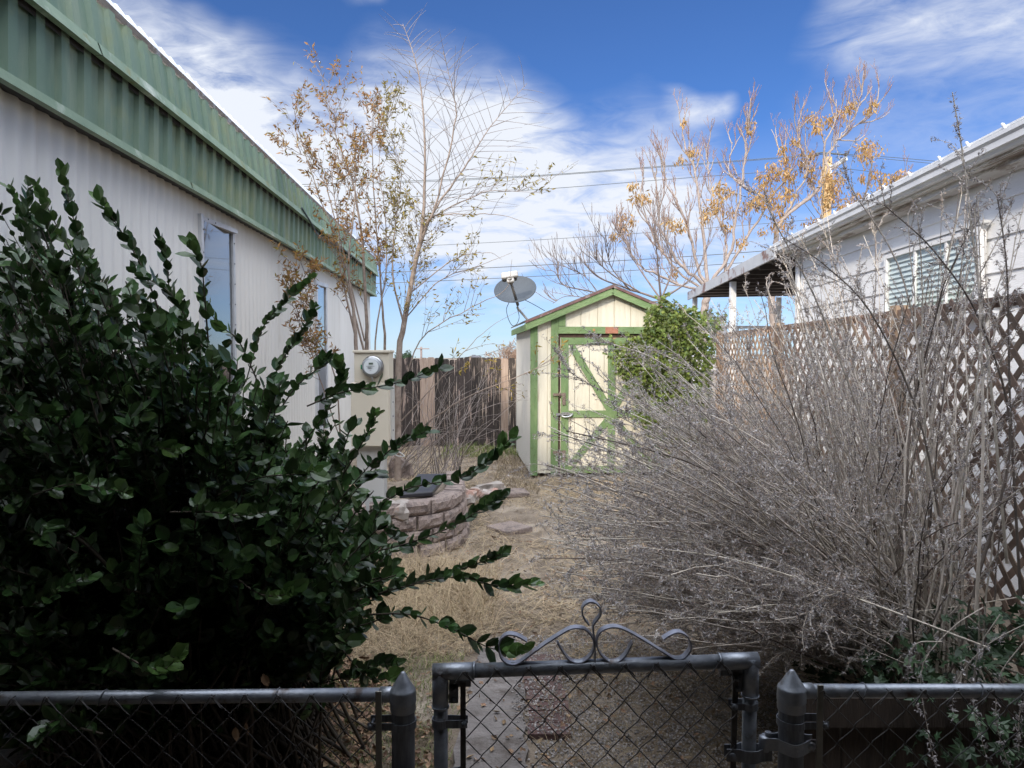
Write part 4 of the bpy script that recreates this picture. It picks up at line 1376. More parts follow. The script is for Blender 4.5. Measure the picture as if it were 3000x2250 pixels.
# hinges on the right, latch fork on the left
g = G()
zf = zz_(2260, 2205)
rp = rg_ + .003
for yy in (-1, 1):
    q = smooth_line([(gr_[0] - .062, GD + yy * .010, zf), (gr_[0] - .030, GD + yy * .012, zf), (gr_[0] - .012, GD + yy * (rp), zf), (gr_[0] + .012, GD + yy * rp, zf), (gr_[0] + .032, GD + yy * .010, zf), (gr_[0] + .055, GD + yy * .009, zf)], 24)
    g.add(np.concatenate([q + np.array([0, 0, .016]), q - np.array([0, 0, .016]), q + np.array([0, .003 * yy, -.016]), q + np.array([0, .003 * yy, .016])]), [[a * 24 + i, a * 24 + i + 1, ((a + 1) % 4) * 24 + i + 1, ((a + 1) % 4) * 24 + i] for i in range(23) for a in range(4)])
g.lathe((gr_[0] - .048, GD - .013, zf - .002), [(.010, 0), (.009, .005), (0, .007)], 12, axis=(0, -1, 0))
g.tube([(gr_[0] + .048, GD, zf - .01), (gr_[0] + .048, GD, zf + .055)], .008, 10)
g.build('hinge', M['galv_dark'], gate)
g = G()
zf = zz_(2330, 2177)
rp = rR + .002
for yy in (-1, 1):
    q = smooth_line([(xR - .070, GD + yy * .012, zf + .003), (xR - .042, GD + yy * .012, zf + .003), (xR - .028, GD + yy * rp * .6, zf), (xR - .004, GD + yy * (rp + .001), zf - .002), (xR + .020, GD + yy * rp * .85, zf), (xR + .045, GD + yy * .012, zf), (xR + .06, GD + yy * .011, zf)], 26)
    g.add(np.concatenate([q + np.array([0, 0, .016]), q - np.array([0, 0, .016]), q + np.array([0, .003 * yy, -.016]), q + np.array([0, .003 * yy, .016])]), [[a * 26 + i, a * 26 + i + 1, ((a + 1) % 4) * 26 + i + 1, ((a + 1) % 4) * 26 + i] for i in range(25) for a in range(4)])
g.lathe((xR - .068, GD, zf - .018), [(.014, 0), (.015, .004), (.015, .034), (.010, .038), (0, .038)], 14)
g.lathe((xR + .048, GD - .014, zf), [(.011, 0), (.010, .005), (0, .008)], 12, axis=(0, -1, 0))
g.build('hinge_clamp', M['galv'], tR)
g = G()
zf = zz_(1240, 2243)
q = smooth_line([(xL - .048, GD - .034, zf + .008), (xL, GD - .045, zf + .006), (xL + .028, GD - .036, zf - .002), (xL + .05, GD - .018, zf - .014), (gl_[0] - .02, GD - .018, zf - .012), (gl_[0], GD - .026, zf - .016), (gl_[0] + .02, GD - .018, zf), (gl_[0] + .052, GD - .012, zf + .004)], 40)
K = 40
g.add(np.concatenate([q, q - np.array([0, 0, .045]), q + np.array([0, .003, -.045]), q + np.array([0, .003, 0])]), [[a * K + i, a * K + i + 1, ((a + 1) % 4) * K + i + 1, ((a + 1) % 4) * K + i] for i in range(K - 1) for a in range(4)])
g.lathe((gl_[0] + .038, GD - .018, zf - .016), [(.010, 0), (.009, .005), (0, .007)], 12, axis=(0, -1, 0))
g.build('latch', M['galv_dark'], gate)

# short boards behind the right-hand panel
bd = thing('garden_board_edging', 'weathered boards standing behind the right chain link panel', 'edging', (1.25, 2.35, 0))
g = G(); g.box((1.52, 2.35, .50), (1.1, .03, .10)); g.build('cap_board', M['old_board'], bd)
g = G()
for k in range(7):
    g.box((1.05 + k * .145, 2.38, .22), (.135, .02, .44))
g.build('board', M['old_board'], bd)

# ------------------------------------------------------------------ plants: shared tools


def stems_and_leaves_along(Pt, t0, n, rng):
    """points and directions at n random places per curve beyond parameter t0"""
    N, K = Pt.shape[:2]
    t = t0 + (1 - t0) * rng.random((N, n))
    f = t * (K - 1)
    i = np.minimum(f.astype(int), K - 2)
    u = (f - i)[..., None]
    ar = np.arange(N)[:, None]
    a, b = Pt[ar, i], Pt[ar, i + 1]
    return (a + (b - a) * u), nrm(b - a), t


def wobble(Pt, amt, rng):
    N, K = Pt.shape[:2]
    w_ = rng.normal(size=(N, K, 3))
    w_ = np.cumsum(w_, axis=1)
    w_ -= np.linspace(0, 1, K)[None, :, None] * w_[:, -1:]
    w_ -= w_[:, :1]
    return Pt + w_ * amt


# ---- big glossy shrub on the left
rng = np.random.default_rng(21)
pv = thing('privet_shrub', 'large dark glossy-leaved evergreen shrub filling the lower left, over the fence rail', 'shrub', (-1.25, 2.9, 0))
poly = [(-260, 640), (60, 600), (160, 640), (330, 800), (470, 850), (600, 930), (700, 1050), (810, 1080), (860, 1180), (1010, 1210), (1070, 1300), (1130, 1400), (1180, 1520), (1170, 1650), (1175, 1740), (1110, 1850), (1010, 1930), (880, 1990), (600, 2010), (350, 2060), (150, 2120), (-260, 2180)]
NT = 1150
tp = sample_poly(poly, NT)
dep = 2.05 + rng.random(NT) ** 1.25 * 1.5
dep = np.maximum(dep, 2.0)
tip = Pn(tp, dep)
tip[:, 0] = np.maximum(tip[:, 0], -2.14 + LK * tip[:, 1])
base = np.stack([-1.25 + rng.normal(size=NT) * .22, 2.9 + rng.normal(size=NT) * .2, np.full(NT, .02)], 1)
lerp = .45 * base + .55 * tip
ctrl = lerp + np.stack([np.zeros(NT), np.zeros(NT), .12 + .10 * rng.random(NT)], 1)
Pt = wobble(bez(base, ctrl, tip, 12), .006, rng)
# hero sprigs poking out of the mass: pixel curves with a depth
heroes = [([(150, 900), (130, 760), (75, 650), (30, 555)], 2.9), ([(200, 900), (105, 720), (80, 640), (82, 545)], 3.0),
          ([(330, 930), (260, 780), (215, 640), (180, 500)], 2.5), ([(290, 900), (220, 760), (160, 650), (110, 545)], 2.5),
          ([(480, 950), (420, 790), (350, 670), (295, 590)], 2.35), ([(560, 980), (500, 860), (490, 770), (465, 700)], 2.8),
          ([(610, 1000), (600, 880), (590, 780), (560, 720)], 2.2), ([(640, 1100), (560, 960), (500, 860), (400, 800)], 2.4),
          ([(720, 1120), (770, 960), (840, 880), (915, 815)], 3.1), ([(780, 1150), (830, 1050), (880, 980), (925, 900)], 3.0),
          ([(760, 1130), (700, 1000), (640, 950), (590, 870)], 2.6), ([(820, 1200), (870, 1130), (930, 1080), (950, 1050)], 2.5),
          ([(850, 1350), (960, 1200), (1000, 1110), (990, 1060)], 2.5), ([(900, 1190), (1000, 1150), (1150, 1125), (1285, 1080)], 2.35),
          ([(1000, 1400), (1060, 1300), (1085, 1250), (1100, 1210)], 2.4), ([(1050, 1420), (1130, 1330), (1190, 1290), (1245, 1265)], 2.4),
          ([(1080, 1500), (1200, 1430), (1350, 1400), (1440, 1340), (1495, 1285)], 2.35),
          ([(1080, 1620), (1200, 1590), (1330, 1540), (1410, 1490), (1470, 1455)], 2.3),
          ([(1050, 1760), (1180, 1720), (1330, 1690), (1450, 1715), (1570, 1712)], 2.2), ([(1130, 1730), (1280, 1690), (1400, 1650), (1470, 1625)], 2.3),
          ([(1080, 1800), (1200, 1800), (1320, 1840), (1440, 1900), (1530, 1905)], 2.05),
          ([(950, 2000), (1040, 1975), (1100, 1950), (1160, 1945)], 2.3), ([(1000, 1900), (1050, 1960), (1090, 1990), (1150, 1985)], 2.2),
          ([(60, 1780), (130, 1760), (180, 1720), (260, 1690)], 1.95), ([(640, 1450), (760, 1400), (860, 1390), (920, 1380)], 2.0),
          ([(700, 1700), (760, 1740), (820, 1745), (860, 1730)], 1.95), ([(330, 1900), (420, 1950), (480, 1960), (520, 1925)], 1.75),
          ([(300, 2150), (220, 2130), (160, 2110), (120, 2150)], 1.72), ([(100, 1450), (200, 1420), (300, 1430), (360, 1440)], 1.95),
          ([(500, 1500), (620, 1500), (700, 1510), (780, 1500)], 1.95), ([(200, 1220), (330, 1260), (420, 1300), (520, 1320)], 2.1)]
g = G()
g.tubes(Pt, np.linspace(.007, .0016, 12)[None] * (0.7 + .6 * rng.random((NT, 1))), 4)
hp = []
for pts, D in heroes:
    q = smooth_line(Pn(pts, np.linspace(D + .15, D, len(pts))), 16)
    hp.append(q)
hp = np.array(hp)
g.tubes(hp, np.linspace(.0032, .0012, 16)[None].repeat(len(hp), 0), 5)
# some bare thick stems at the base
g.tubes(bez(base[:40], ctrl[:40], tip[:40], 12), np.linspace(.018, .003, 12)[None].repeat(40, 0), 6)
g.build('stems', M['privet_stem'], pv)
g = G()
pos, dd, tt = stems_and_leaves_along(Pt, .38, 46, rng)
pos, dd = pos.reshape(-1, 3), dd.reshape(-1, 3)
# opposite pairs with random roll
rv = nrm(rnd(len(pos)))
side = nrm(np.cross(dd, rv))
ld = nrm(dd * .55 + side * .85 + np.array([0, 0, .25]) + rng.normal(size=pos.shape) * .18)
nor = nrm(np.cross(ld, np.cross(dd, ld)) + rng.normal(size=pos.shape) * .5 + np.array([0, 0, .5]))
sz = .058 * (.45 + .75 * rng.random(len(pos)))
keep = pos[:, 0] > -2.16 + LK * pos[:, 1]
g.leaves(pos[keep], ld[keep], nor[keep], sz[keep], OVAL_T, OVAL_F, 0)
# hero leaves: dense regular pairs, the last few bright and large
for hi_, q in enumerate(hp):
    seg = np.linalg.norm(np.diff(q, axis=0), axis=1); L = seg.sum()
    npair = int(L / .029)
    D = q[-1, 1]
    for k in range(npair):
        t_ = .08 + .92 * k / max(1, npair - 1)
        f = t_ * 15; i = min(int(f), 14); u = f - i
        p = q[i] * (1 - u) + q[i + 1] * u
        d = nrm(q[i + 1] - q[i])
        ref = np.array([0, -.35, 1.0]) if abs(d[2]) < .7 else np.array([0, -1.0, .2])
        sd = nrm(np.cross(d, ref))
        roll = (k % 2) * 1.1 + rng.normal() * .35
        sd = sd * math.cos(roll) + nrm(np.cross(sd, d)) * math.sin(roll)
        for s_ in (-1, 1):
            l_ = nrm(d * (.75 + .4 * t_) + sd * s_ * .8 + np.array([0, 0, .28]) + rng.normal(size=3) * .22)
            n_ = nrm(np.cross(l_, np.cross(d, l_)) + np.array([0, -.2, .4]) + rng.normal(size=3) * .25)
            young = t_ > .93
            szz = .060 * (.55 + .6 * rng.random()) * (1 if t_ > .15 else .7) * (.8 if k % 5 == 0 else 1) * (.92 if young else 1)
            g.leaves([p], [l_], [n_], [szz], OVAL_T, OVAL_F, 1 if (t_ > .8 and hi_ % 2 == 0) or hi_ in (3, 10, 14, 25, 26) and t_ > .4 else 0)
g.build('foliage', [M['privet'], M['privet_light']], pv)
print('privet leaves', keep.sum())

# ---- the grey dry bush on the right


def dry_bush(root_name, label, loc, base_fn, sets, seed, hero=(), nside=9, side_len=.34, leaf_n=26, dark_frac=.12, stem_r=.0056):
    rng = np.random.default_rng(seed)
    t = thing(root_name, label, 'shrub', loc, 'dry grey bushes along the lattice')
    allP = []
    for poly, n, (d0, d1), arch in sets:
        tp = sample_poly(poly, n)
        dep = d0 + (d1 - d0) * rng.random(n)
        tip = Pn(tp, dep)
        lim = FO - .08 + RK * tip[:, 1]
        tip[:, 0] = np.minimum(tip[:, 0], lim)
        tip[:, 2] = np.maximum(tip[:, 2], .12)
        base = base_fn(rng, n)
        v = tip - base
        hor = np.linalg.norm(v[:, :2], axis=1)
        c = base + v * np.array([.44, .44, .56]) + np.stack([np.zeros(n), np.zeros(n), arch * hor * (.8 + .5 * rng.random(n))], 1)
        c += rng.normal(size=c.shape) * .06
        allP.append(wobble(bez(base, c, tip, 14), .007, rng))
    allP = np.concatenate(allP)
    N = len(allP)
    g = G()
    rr = np.linspace(1, .28, 14)[None] * stem_r * (.55 + .75 * rng.random((N, 1)))
    dark = rng.random(N) < dark_frac
    g.tubes(allP[~dark], rr[~dark], 4, 0)
    if dark.any():
        g.tubes(allP[dark], rr[dark] * 1.1, 4, 1)
    for pts, D, r0, dk in hero:
        q = smooth_line(Pn(pts, np.broadcast_to(D, (len(pts),))), 22)
        g.tubes(q[None], np.linspace(r0, r0 * .3, 22)[None], 6, 1 if dk else 0)
    g.build('stems', [M['sage_stem'], M['sage_stem_dark']], t)
    # side twigs
    pos, dd, tt = stems_and_leaves_along(allP, .38, nside, rng)
    hpos = []
    for pts, D, r0, dk in hero:
        q = smooth_line(Pn(pts, np.broadcast_to(D, (len(pts),))), 14)
        a, b, c = stems_and_leaves_along(q[None], .25, nside * 2, rng)
        hpos.append((a[0], b[0], c[0], q))
    P0, D0 = pos.reshape(-1, 3), dd.reshape(-1, 3)
    T0 = tt.reshape(-1)
    for a, b, c, q in hpos:
        P0 = np.vstack([P0, a]); D0 = np.vstack([D0, b]); T0 = np.concatenate([T0, c])
    n = len(P0)
    sd = nrm(np.cross(D0, nrm(rng.normal(size=(n, 3)))))
    ln = side_len * (.35 + .8 * rng.random(n)) * (1.25 - .75 * T0)
    e = P0 + nrm(D0 * .9 + sd * .75 + np.array([0, 0, .12])) * ln[:, None]
    c = P0 + nrm(D0 + sd * .35) * (ln * .5)[:, None] + np.array([0, 0, .01])
    e[:, 0] = np.minimum(e[:, 0], FO - .04 + RK * e[:, 1]); c[:, 0] = np.minimum(c[:, 0], FO - .04 + RK * c[:, 1])
    e[:, 2] = np.maximum(e[:, 2], .05)
    tw = wobble(bez(P0, c, e, 6), .005, rng)
    g = G(); g.tubes(tw, np.linspace(.0019, .0007, 6)[None].repeat(n, 0), 3, 0); g.build('twigs', M['sage_stem'], t)
    # clustered little leaves in whorls: on twigs and on stem ends
    whorl = []
    a, b, c_ = stems_and_leaves_along(tw, .15, leaf_n, rng)
    whorl.append((a.reshape(-1, 3), b.reshape(-1, 3)))
    a, b, c_ = stems_and_leaves_along(allP, .62, leaf_n, rng)
    whorl.append((a.reshape(-1, 3), b.reshape(-1, 3)))
    for _, _, _, q in hpos:
        a, b, c_ = stems_and_leaves_along(q[None], .2, leaf_n * 6, rng)
        whorl.append((a.reshape(-1, 3), b.reshape(-1, 3)))
    A = np.concatenate([w_[0] for w_ in whorl]); B = np.concatenate([w_[1] for w_ in whorl])
    # snap into clumps so they read as nodes
    g = G()
    n = len(A)
    k = 3
    A3 = np.repeat(A, k, 0) + rng.normal(size=(n * k, 3)) * .0035
    B3 = np.repeat(B, k, 0)
    d = nrm(B3 * .4 + rng.normal(size=A3.shape))
    nn_ = rng.normal(size=A3.shape)
    s_ = .0135 * (.5 + .9 * rng.random(n * k))
    fl = rng.random(n * k) < .35
    g.leaves(A3[~fl], d[~fl], nn_[~fl], s_[~fl], SLIM_T, [(0, 1, 4), (0, 4, 3)], 0)
    g.leaves(A3[fl], d[fl], nn_[fl], s_[fl] * .8, SLIM_T, [(0, 1, 4), (0, 4, 3)], 1)
    g.build('leaves', [M['sage_leaf'], M['sage_flower']], t)
    print(root_name, N, n * k)
    return t


front_sets = [
    ([(1590, 1250), (1800, 1130), (2050, 1180), (2300, 1290), (2450, 1500), (2350, 1750), (2000, 1830), (1620, 1800), (1560, 1500)], 370, (2.6, 4.3), .08),
    ([(1600, 1200), (1750, 1080), (2000, 1060), (2250, 1180), (2200, 1420), (1800, 1420)], 60, (3.2, 4.7), .08),
    ([(1580, 1350), (1640, 1250), (1680, 1500), (1620, 1650), (1560, 1600)], 20, (3.2, 4.2), .08),
    ([(1800, 1080), (1900, 1010), (2150, 950), (2400, 1050), (2600, 1250), (2300, 1300), (1900, 1230)], 85, (3.0, 4.8), .07),
    ([(1950, 960), (2150, 830), (2400, 800), (2600, 850), (2650, 1050), (2300, 1050)], 48, (3.2, 5.0), .05),
    ([(1900, 1700), (2400, 1600), (2600, 1800), (2300, 1950), (1900, 1900)], 70, (2.4, 3.2), .10),
    ([(1600, 1640), (1900, 1600), (2350, 1640), (2500, 1800), (2350, 1920), (1900, 1910), (1620, 1840)], 85, (2.3, 3.6), .05),
    ([(2250, 700), (2450, 560), (2600, 640), (2500, 760), (2300, 800)], 16, (3.2, 4.6), .06),
]


def front_base(rng, n):
    return np.stack([1.85 + rng.normal(size=n) * .16, 3.0 + rng.random(n) * .85, .02 + .33 * rng.random(n)], 1)


front_hero = [([(2640, 1760), (2560, 1350), (2400, 900), (2270, 650), (2240, 560)], 3.0, .006, False),
              ([(2780, 1700), (2700, 1250), (2560, 930), (2420, 780), (2300, 700)], 2.9, .0055, True),
              ([(2700, 1720), (2300, 1450), (1980, 1250), (1700, 1110), (1640, 1040)], 3.2, .005, False),
              ([(2650, 1760), (2200, 1560), (1850, 1530), (1640, 1560)], 3.0, .005, False),
              ([(2600, 1720), (2250, 1350), (1960, 1080), (1800, 1010), (1760, 1000)], 3.2, .005, False),
              ([(3050, 1740), (2700, 1790), (2300, 1820), (1900, 1870), (1600, 1890)], 2.9, .0026, False),
              ([(2900, 1900), (2500, 1750), (2150, 1640), (1850, 1600)], 2.6, .005, False)]
dry_bush('dry_butterfly_bush', 'big dry grey bush with long arching stems leaning left across the path', (1.6, 3.6, 0), front_base, front_sets, 31, front_hero, nside=8, leaf_n=17, dark_frac=.10)

rear_sets = [
    ([(2350, 900), (2500, 700), (2700, 700), (2900, 620), (3060, 700), (3060, 1300), (2700, 1350), (2400, 1200)], 44, (2.5, 3.9), .03),
    ([(2600, 620), (2750, 520), (3000, 480), (3060, 620), (2800, 700)], 16, (2.6, 3.6), .02),
    ([(2500, 1300), (3060, 1250), (3060, 1600), (2600, 1650)], 34, (2.4, 3.4), .05),
]


def rear_base(rng, n):
    y = 2.75 + rng.random(n) * 1.1
    return np.stack([FO - .38 + RK * y - .32 * rng.random(n), y, .02 + .2 * rng.random(n)], 1)


rear_hero = [([(2950, 1650), (2900, 1100), (2850, 700), (2820, 450), (2790, 270)], 2.75, .0065, False),
             ([(2850, 1750), (2960, 1300), (2880, 960), (2740, 740), (2590, 600)], 2.6, .006, True),
             ([(2860, 1800), (2880, 1300), (2870, 900), (2855, 620)], 2.55, .007, False),
             ([(2990, 1750), (2960, 1200), (2950, 800), (2920, 560)], 2.7, .006, True),
             ([(2780, 1700), (2720, 1200), (2640, 800), (2500, 560), (2470, 480)], 3.1, .006, False)]
dry_bush('dry_butterfly_bush', 'upright dry grey bush growing against the lattice at the right edge', (2.0, 3.2, 0), rear_base, rear_sets, 47, rear_hero, nside=6, side_len=.28, leaf_n=16, dark_frac=.2, stem_r=.0062)

# pale flowered sprays hanging over the right fence panel
rng = np.random.default_rng(5)
sp_ = thing('dry_flower_spray', 'pale seed-headed sprays drooping over the right chain link panel', 'shrub', (1.1, 2.0, 0))
sprays = [([(2880, 1780), (2790, 1840), (2700, 1960), (2720, 2150), (2740, 2240)], 2.0), ([(2930, 1800), (2870, 1900), (2850, 2050), (2890, 2220)], 1.95), ([(3000, 1880), (2930, 1980), (2920, 2120), (2960, 2260)], 1.9),
          ([(2680, 1640), (2660, 1750), (2640, 1850)], 2.3), ([(3080, 1800), (2980, 1840), (2880, 1900), (2800, 2000), (2790, 2100)], 1.9), ([(3050, 2000), (2990, 2080), (2985, 2200)], 1.85),
          ([(2760, 1880), (2680, 1890), (2660, 1990), (2690, 2080)], 1.95)]
g = G(); gl2 = G()
for pts, D in sprays:
    q = smooth_line(Pn(pts, np.full(len(pts), D)), 18)
    g.tubes(q[None], np.linspace(.002, .0009, 18)[None], 4)
    a, b, c_ = stems_and_leaves_along(q[None], .3, 150, rng)
    a, b = a[0], b[0]
    # gather into heads
    nodes = np.round(c_[0] * 15) / 15
    f = np.clip(nodes * 17, 0, 16.99); i = f.astype(int)
    a = q[i] + (q[i + 1] - q[i]) * (f - i)[:, None] + rng.normal(size=a.shape) * .0045
    gl2.leaves(a, nrm(rng.normal(size=a.shape) + np.array([0, 0, -.5])), rng.normal(size=a.shape), .012 * (.6 + .7 * rng.random(len(a))), SLIM_T, SLIM_F, 0)
g.build('stems', M['sage_stem'], sp_); gl2.build('seed_heads', M['sage_leaf'], sp_)

# low dark creeper beneath the bush
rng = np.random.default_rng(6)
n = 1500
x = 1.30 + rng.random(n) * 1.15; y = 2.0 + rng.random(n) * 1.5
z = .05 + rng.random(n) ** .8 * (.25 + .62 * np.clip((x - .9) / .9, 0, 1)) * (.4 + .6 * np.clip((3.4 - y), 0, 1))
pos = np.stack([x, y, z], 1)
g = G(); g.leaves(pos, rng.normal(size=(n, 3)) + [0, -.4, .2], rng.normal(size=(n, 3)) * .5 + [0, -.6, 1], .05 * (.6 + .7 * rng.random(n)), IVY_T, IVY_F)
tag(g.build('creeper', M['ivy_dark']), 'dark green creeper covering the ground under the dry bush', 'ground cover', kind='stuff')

# ---- vine over the shed corner
rng = np.random.default_rng(9)
vn = thing('climbing_vine', 'bright green leafy vine climbing the right corner of the shed', 'vine', (2.1, 9.4, 0))
vp = [(1943, 876), (1975, 890), (2030, 905), (2075, 925), (2125, 930), (2110, 990), (2085, 1060), (2080, 1160), (2060, 1290), (1980, 1300), (1900, 1280), (1862, 1225), (1858, 1150), (1825, 1100), (1798, 1060), (1800, 1018), (1845, 992), (1885, 975), (1898, 905)]
n = 8000
tp = sample_poly(vp, n)
dep = 9.62 - .30 * rng.random(n) ** .6 * (1 - .35 * np.abs(np.sin(tp[:, 0] * .035 + tp[:, 1] * .02)))
dep += np.clip((tp[:, 0] - 2015) / 80, 0, 1) * rng.random(n) * .9
pos = Pn(tp, dep) + rng.normal(size=(n, 3)) * .02
# loose shoots off the edge
sh = []
for k in range(46):
    a = np.array(P(*vp[rng.integers(len(vp))], 9.45)); e = a + np.array([rng.normal() * .10, -.05, rng.normal() * .09])
    sh.append(bez([a], [(a + e) / 2 + [0, 0, .05]], [e], 8)[0])
sh = np.array(sh)
a, b, _ = stems_and_leaves_along(sh, .1, 9, rng)
pos = np.vstack([pos, a.reshape(-1, 3)])
n = len(pos)
g = G(); g.leaves(pos, nrm(rng.normal(size=(n, 3)) * .8 + [0, -.3, -.8]), nrm(rng.normal(size=(n, 3)) * .55 + [0, -1, .7]), .050 * (.55 + .7 * rng.random(n)), IVY_T, IVY_F)
g.build('foliage', M['ivy'], vn)
g = G(); g.tubes(sh, np.full((len(sh), 8), .0025), 4)
b0_ = np.array([[2.35 + rng.normal() * .1, 9.5, 0] for _ in range(12)]); t0_ = pos[rng.integers(0, 5000, 12)]
g.tubes(wobble(bez(b0_, (b0_ + t0_) / 2 + [0.1, .05, .1], t0_, 10), .01, rng), np.linspace(.012, .003, 10)[None].repeat(12, 0), 5)
g.build('stems', M['bark'], vn)
# ------------------------------------------------------------------ trees


def twiggy(starts, dirs, lens, rads, levels, rng, spread=.55, up=.25, nchild=3, shrink=.62, K=7, wob=.010, out=None):
    """recursive branching in batches; returns list of (curves, radii)"""
    if out is None:
        out = []
    c = starts + dirs * (lens * .5)[:, None] + rng.normal(size=starts.shape) * (lens * .06)[:, None]
    e = starts + nrm(dirs + np.array([0, 0, up * .6])) * lens[:, None]
    cur = wobble(bez(starts, c, e, K), wob, rng)
    out.append((cur, rads[:, None] * np.linspace(1, .45, K)[None]))
    if levels > 0:
        a, b, t = stems_and_leaves_along(cur, .30, nchild, rng)
        a = a.reshape(-1, 3); b = b.reshape(-1, 3); t = t.reshape(-1)
        sd = nrm(np.cross(b, nrm(rng.normal(size=b.shape))))
        nd_ = nrm(b + sd * spread * (.7 + .6 * rng.random((len(b), 1))) + np.array([0, 0, up]))
        ln = np.repeat(lens, nchild) * shrink * (1.25 - .5 * t) * (.7 + .5 * rng.random(len(b)))
        rr = np.repeat(rads, nchild) * .5 * (1.1 - .4 * t)
        twiggy(a, nd_, ln, np.maximum(rr, .0012), levels - 1, rng, spread, up, nchild, shrink, K, wob * .8, out)
    return out


# ---- slender tree on the left, half its leaves gone
rng = np.random.default_rng(12)
TD = 7.6
ta = thing('young_elm_tree', 'slender many-stemmed tree with sparse orange leaves and bare whips behind the meter', 'tree', (P(1170, 1400, TD)[0], TD, 0))
mains = [  # pixel path, start depth, end depth, start radius, end radius
    ([(1165, 1420), (1168, 1060), (1183, 950), (1221, 753), (1236, 680), (1242, 560), (1245, 439), (1231, 246), (1209, 150), (1180, 70)], TD, TD - .1, .042, .003),
    ([(1221, 753), (1250, 660), (1274, 608), (1332, 367), (1327, 270), (1298, 150)], TD, TD - .35, .020, .003),
    ([(1236, 680), (1284, 600), (1366, 483), (1433, 377), (1544, 244)], TD, TD + .2, .018, .003),
    ([(1232, 700), (1262, 640), (1404, 569), (1472, 560), (1588, 565)], TD, TD - .2, .011, .002),
    ([(1228, 720), (1262, 637), (1380, 628), (1477, 632), (1563, 661)], TD, TD - .3, .010, .002),
    ([(1060, 1420), (1045, 1050), (1035, 900), (1020, 780), (1040, 580), (1035, 340)], TD - .3, TD - .5, .030, .003),
    ([(1095, 1420), (1075, 1060), (1074, 950), (1062, 720), (1045, 600), (1030, 520), (985, 400), (965, 310)], TD + .2, TD + .1, .030, .003),
    ([(1130, 1420), (1128, 1020), (1120, 900), (1110, 740), (1095, 560), (1090, 380), (1098, 300)], TD + .3, TD + .4, .020, .003),
    ([(1075, 1060), (1020, 850), (985, 700), (930, 560), (880, 400), (862, 325)], TD + .17, TD - .7, .014, .002),
    ([(1068, 1000), (1010, 760), (960, 560), (935, 480), (860, 440), (815, 405)], TD + .17, TD - .2, .010, .002),
    ([(1040, 980), (1000, 800), (990, 650), (970, 480), (963, 230)], TD - .36, TD + .1, .012, .002),
    ([(1090, 1400), (1100, 1000), (1130, 800), (1130, 640), (1110, 480), (1140, 330)], TD, TD + .2, .012, .002),
    ([(1183, 950), (1150, 800), (1160, 640), (1175, 500), (1130, 350)], TD, TD + .3, .013, .002),
    ([(1150, 1300), (1175, 1180), (1230, 1000), (1380, 900), (1480, 850), (1500, 760)], TD, TD - .5, .011, .002),
    ([(1150, 1350), (1250, 1240), (1382, 1157), (1560, 1084), (1660, 1020)], TD, TD - .8, .012, .002),
    ([(1160, 1250), (1300, 1100), (1420, 970), (1540, 900)], TD, TD - .4, .008, .0015),
    ([(1000, 1330), (980, 1100), (910, 960), (880, 860), (905, 780)], TD - .3, TD - 1.2, .010, .002),
    ([(1020, 1350), (950, 1150), (905, 1010), (860, 900), (845, 760)], TD - .3, TD - 1.5, .008, .002),
    ([(1190, 930), (1290, 820), (1400, 780), (1500, 740)], TD, TD - .3, .008, .002),
    ([(1200, 860), (1330, 760), (1430, 740), (1470, 760)], TD, TD + .2, .008, .002),
]
g = G()
curves = []
for pts, d0, d1, r0, r1 in mains:
    q = smooth_line(Pn(pts, np.linspace(d0, d1, len(pts))), 26)
    q += np.sin(np.linspace(0, 1, 26) * math.pi)[:, None] * rng.normal(size=(26, 3)) * .004
    curves.append(q)
    g.tubes(q[None], (r1 * .8 + (r0 * .9 - r1 * .8) * (1 - np.linspace(0, 1, 26)) ** 1.25)[None], 8)
g.build('trunk', M['bark'], ta)
gt = G(); glf = G()
# fishbone whips on the bare leaders
for ci in (0, 1, 2):
    q = curves[ci]
    lo = {0: .42, 1: .35, 2: .30}[ci]
    nn_ = {0: 54, 1: 40, 2: 34}[ci]
    for k in range(nn_):
        t_ = lo + (1 - lo) * (k + rng.random() * .5) / nn_
        f = t_ * 25; i = min(int(f), 24); p = q[i] + (q[min(i + 1, 25)] - q[i]) * (f - i)
        d = nrm(q[min(i + 1, 25)] - q[i])
        sgn = 1 if k % 2 else -1
        ph = rng.normal() * .7
        sd = nrm(np.cross(d, [0, 1, 0]) * math.cos(ph) + np.array([0, 1, 0]) * math.sin(ph)) * sgn
        L = (.85 * (1 - t_) ** .6 + .2) * (.7 + .5 * rng.random())
        e = p + nrm(d * .50 + sd * .85 + [0, 0, .02]) * L
        gt.tubes(bez([p], [(p + e) / 2 + d * .03], [e], 6), np.linspace(.0030, .0011, 6)[None], 4)
        if L > .45 and rng.random() < .5:
            m_ = (p + e) / 2
            e2 = m_ + nrm(e - p + sd * .2 + d * .5) * L * .35
            gt.tubes(bez([m_], [(m_ + e2) / 2], [e2], 4), np.linspace(.002, .001, 4)[None], 3)
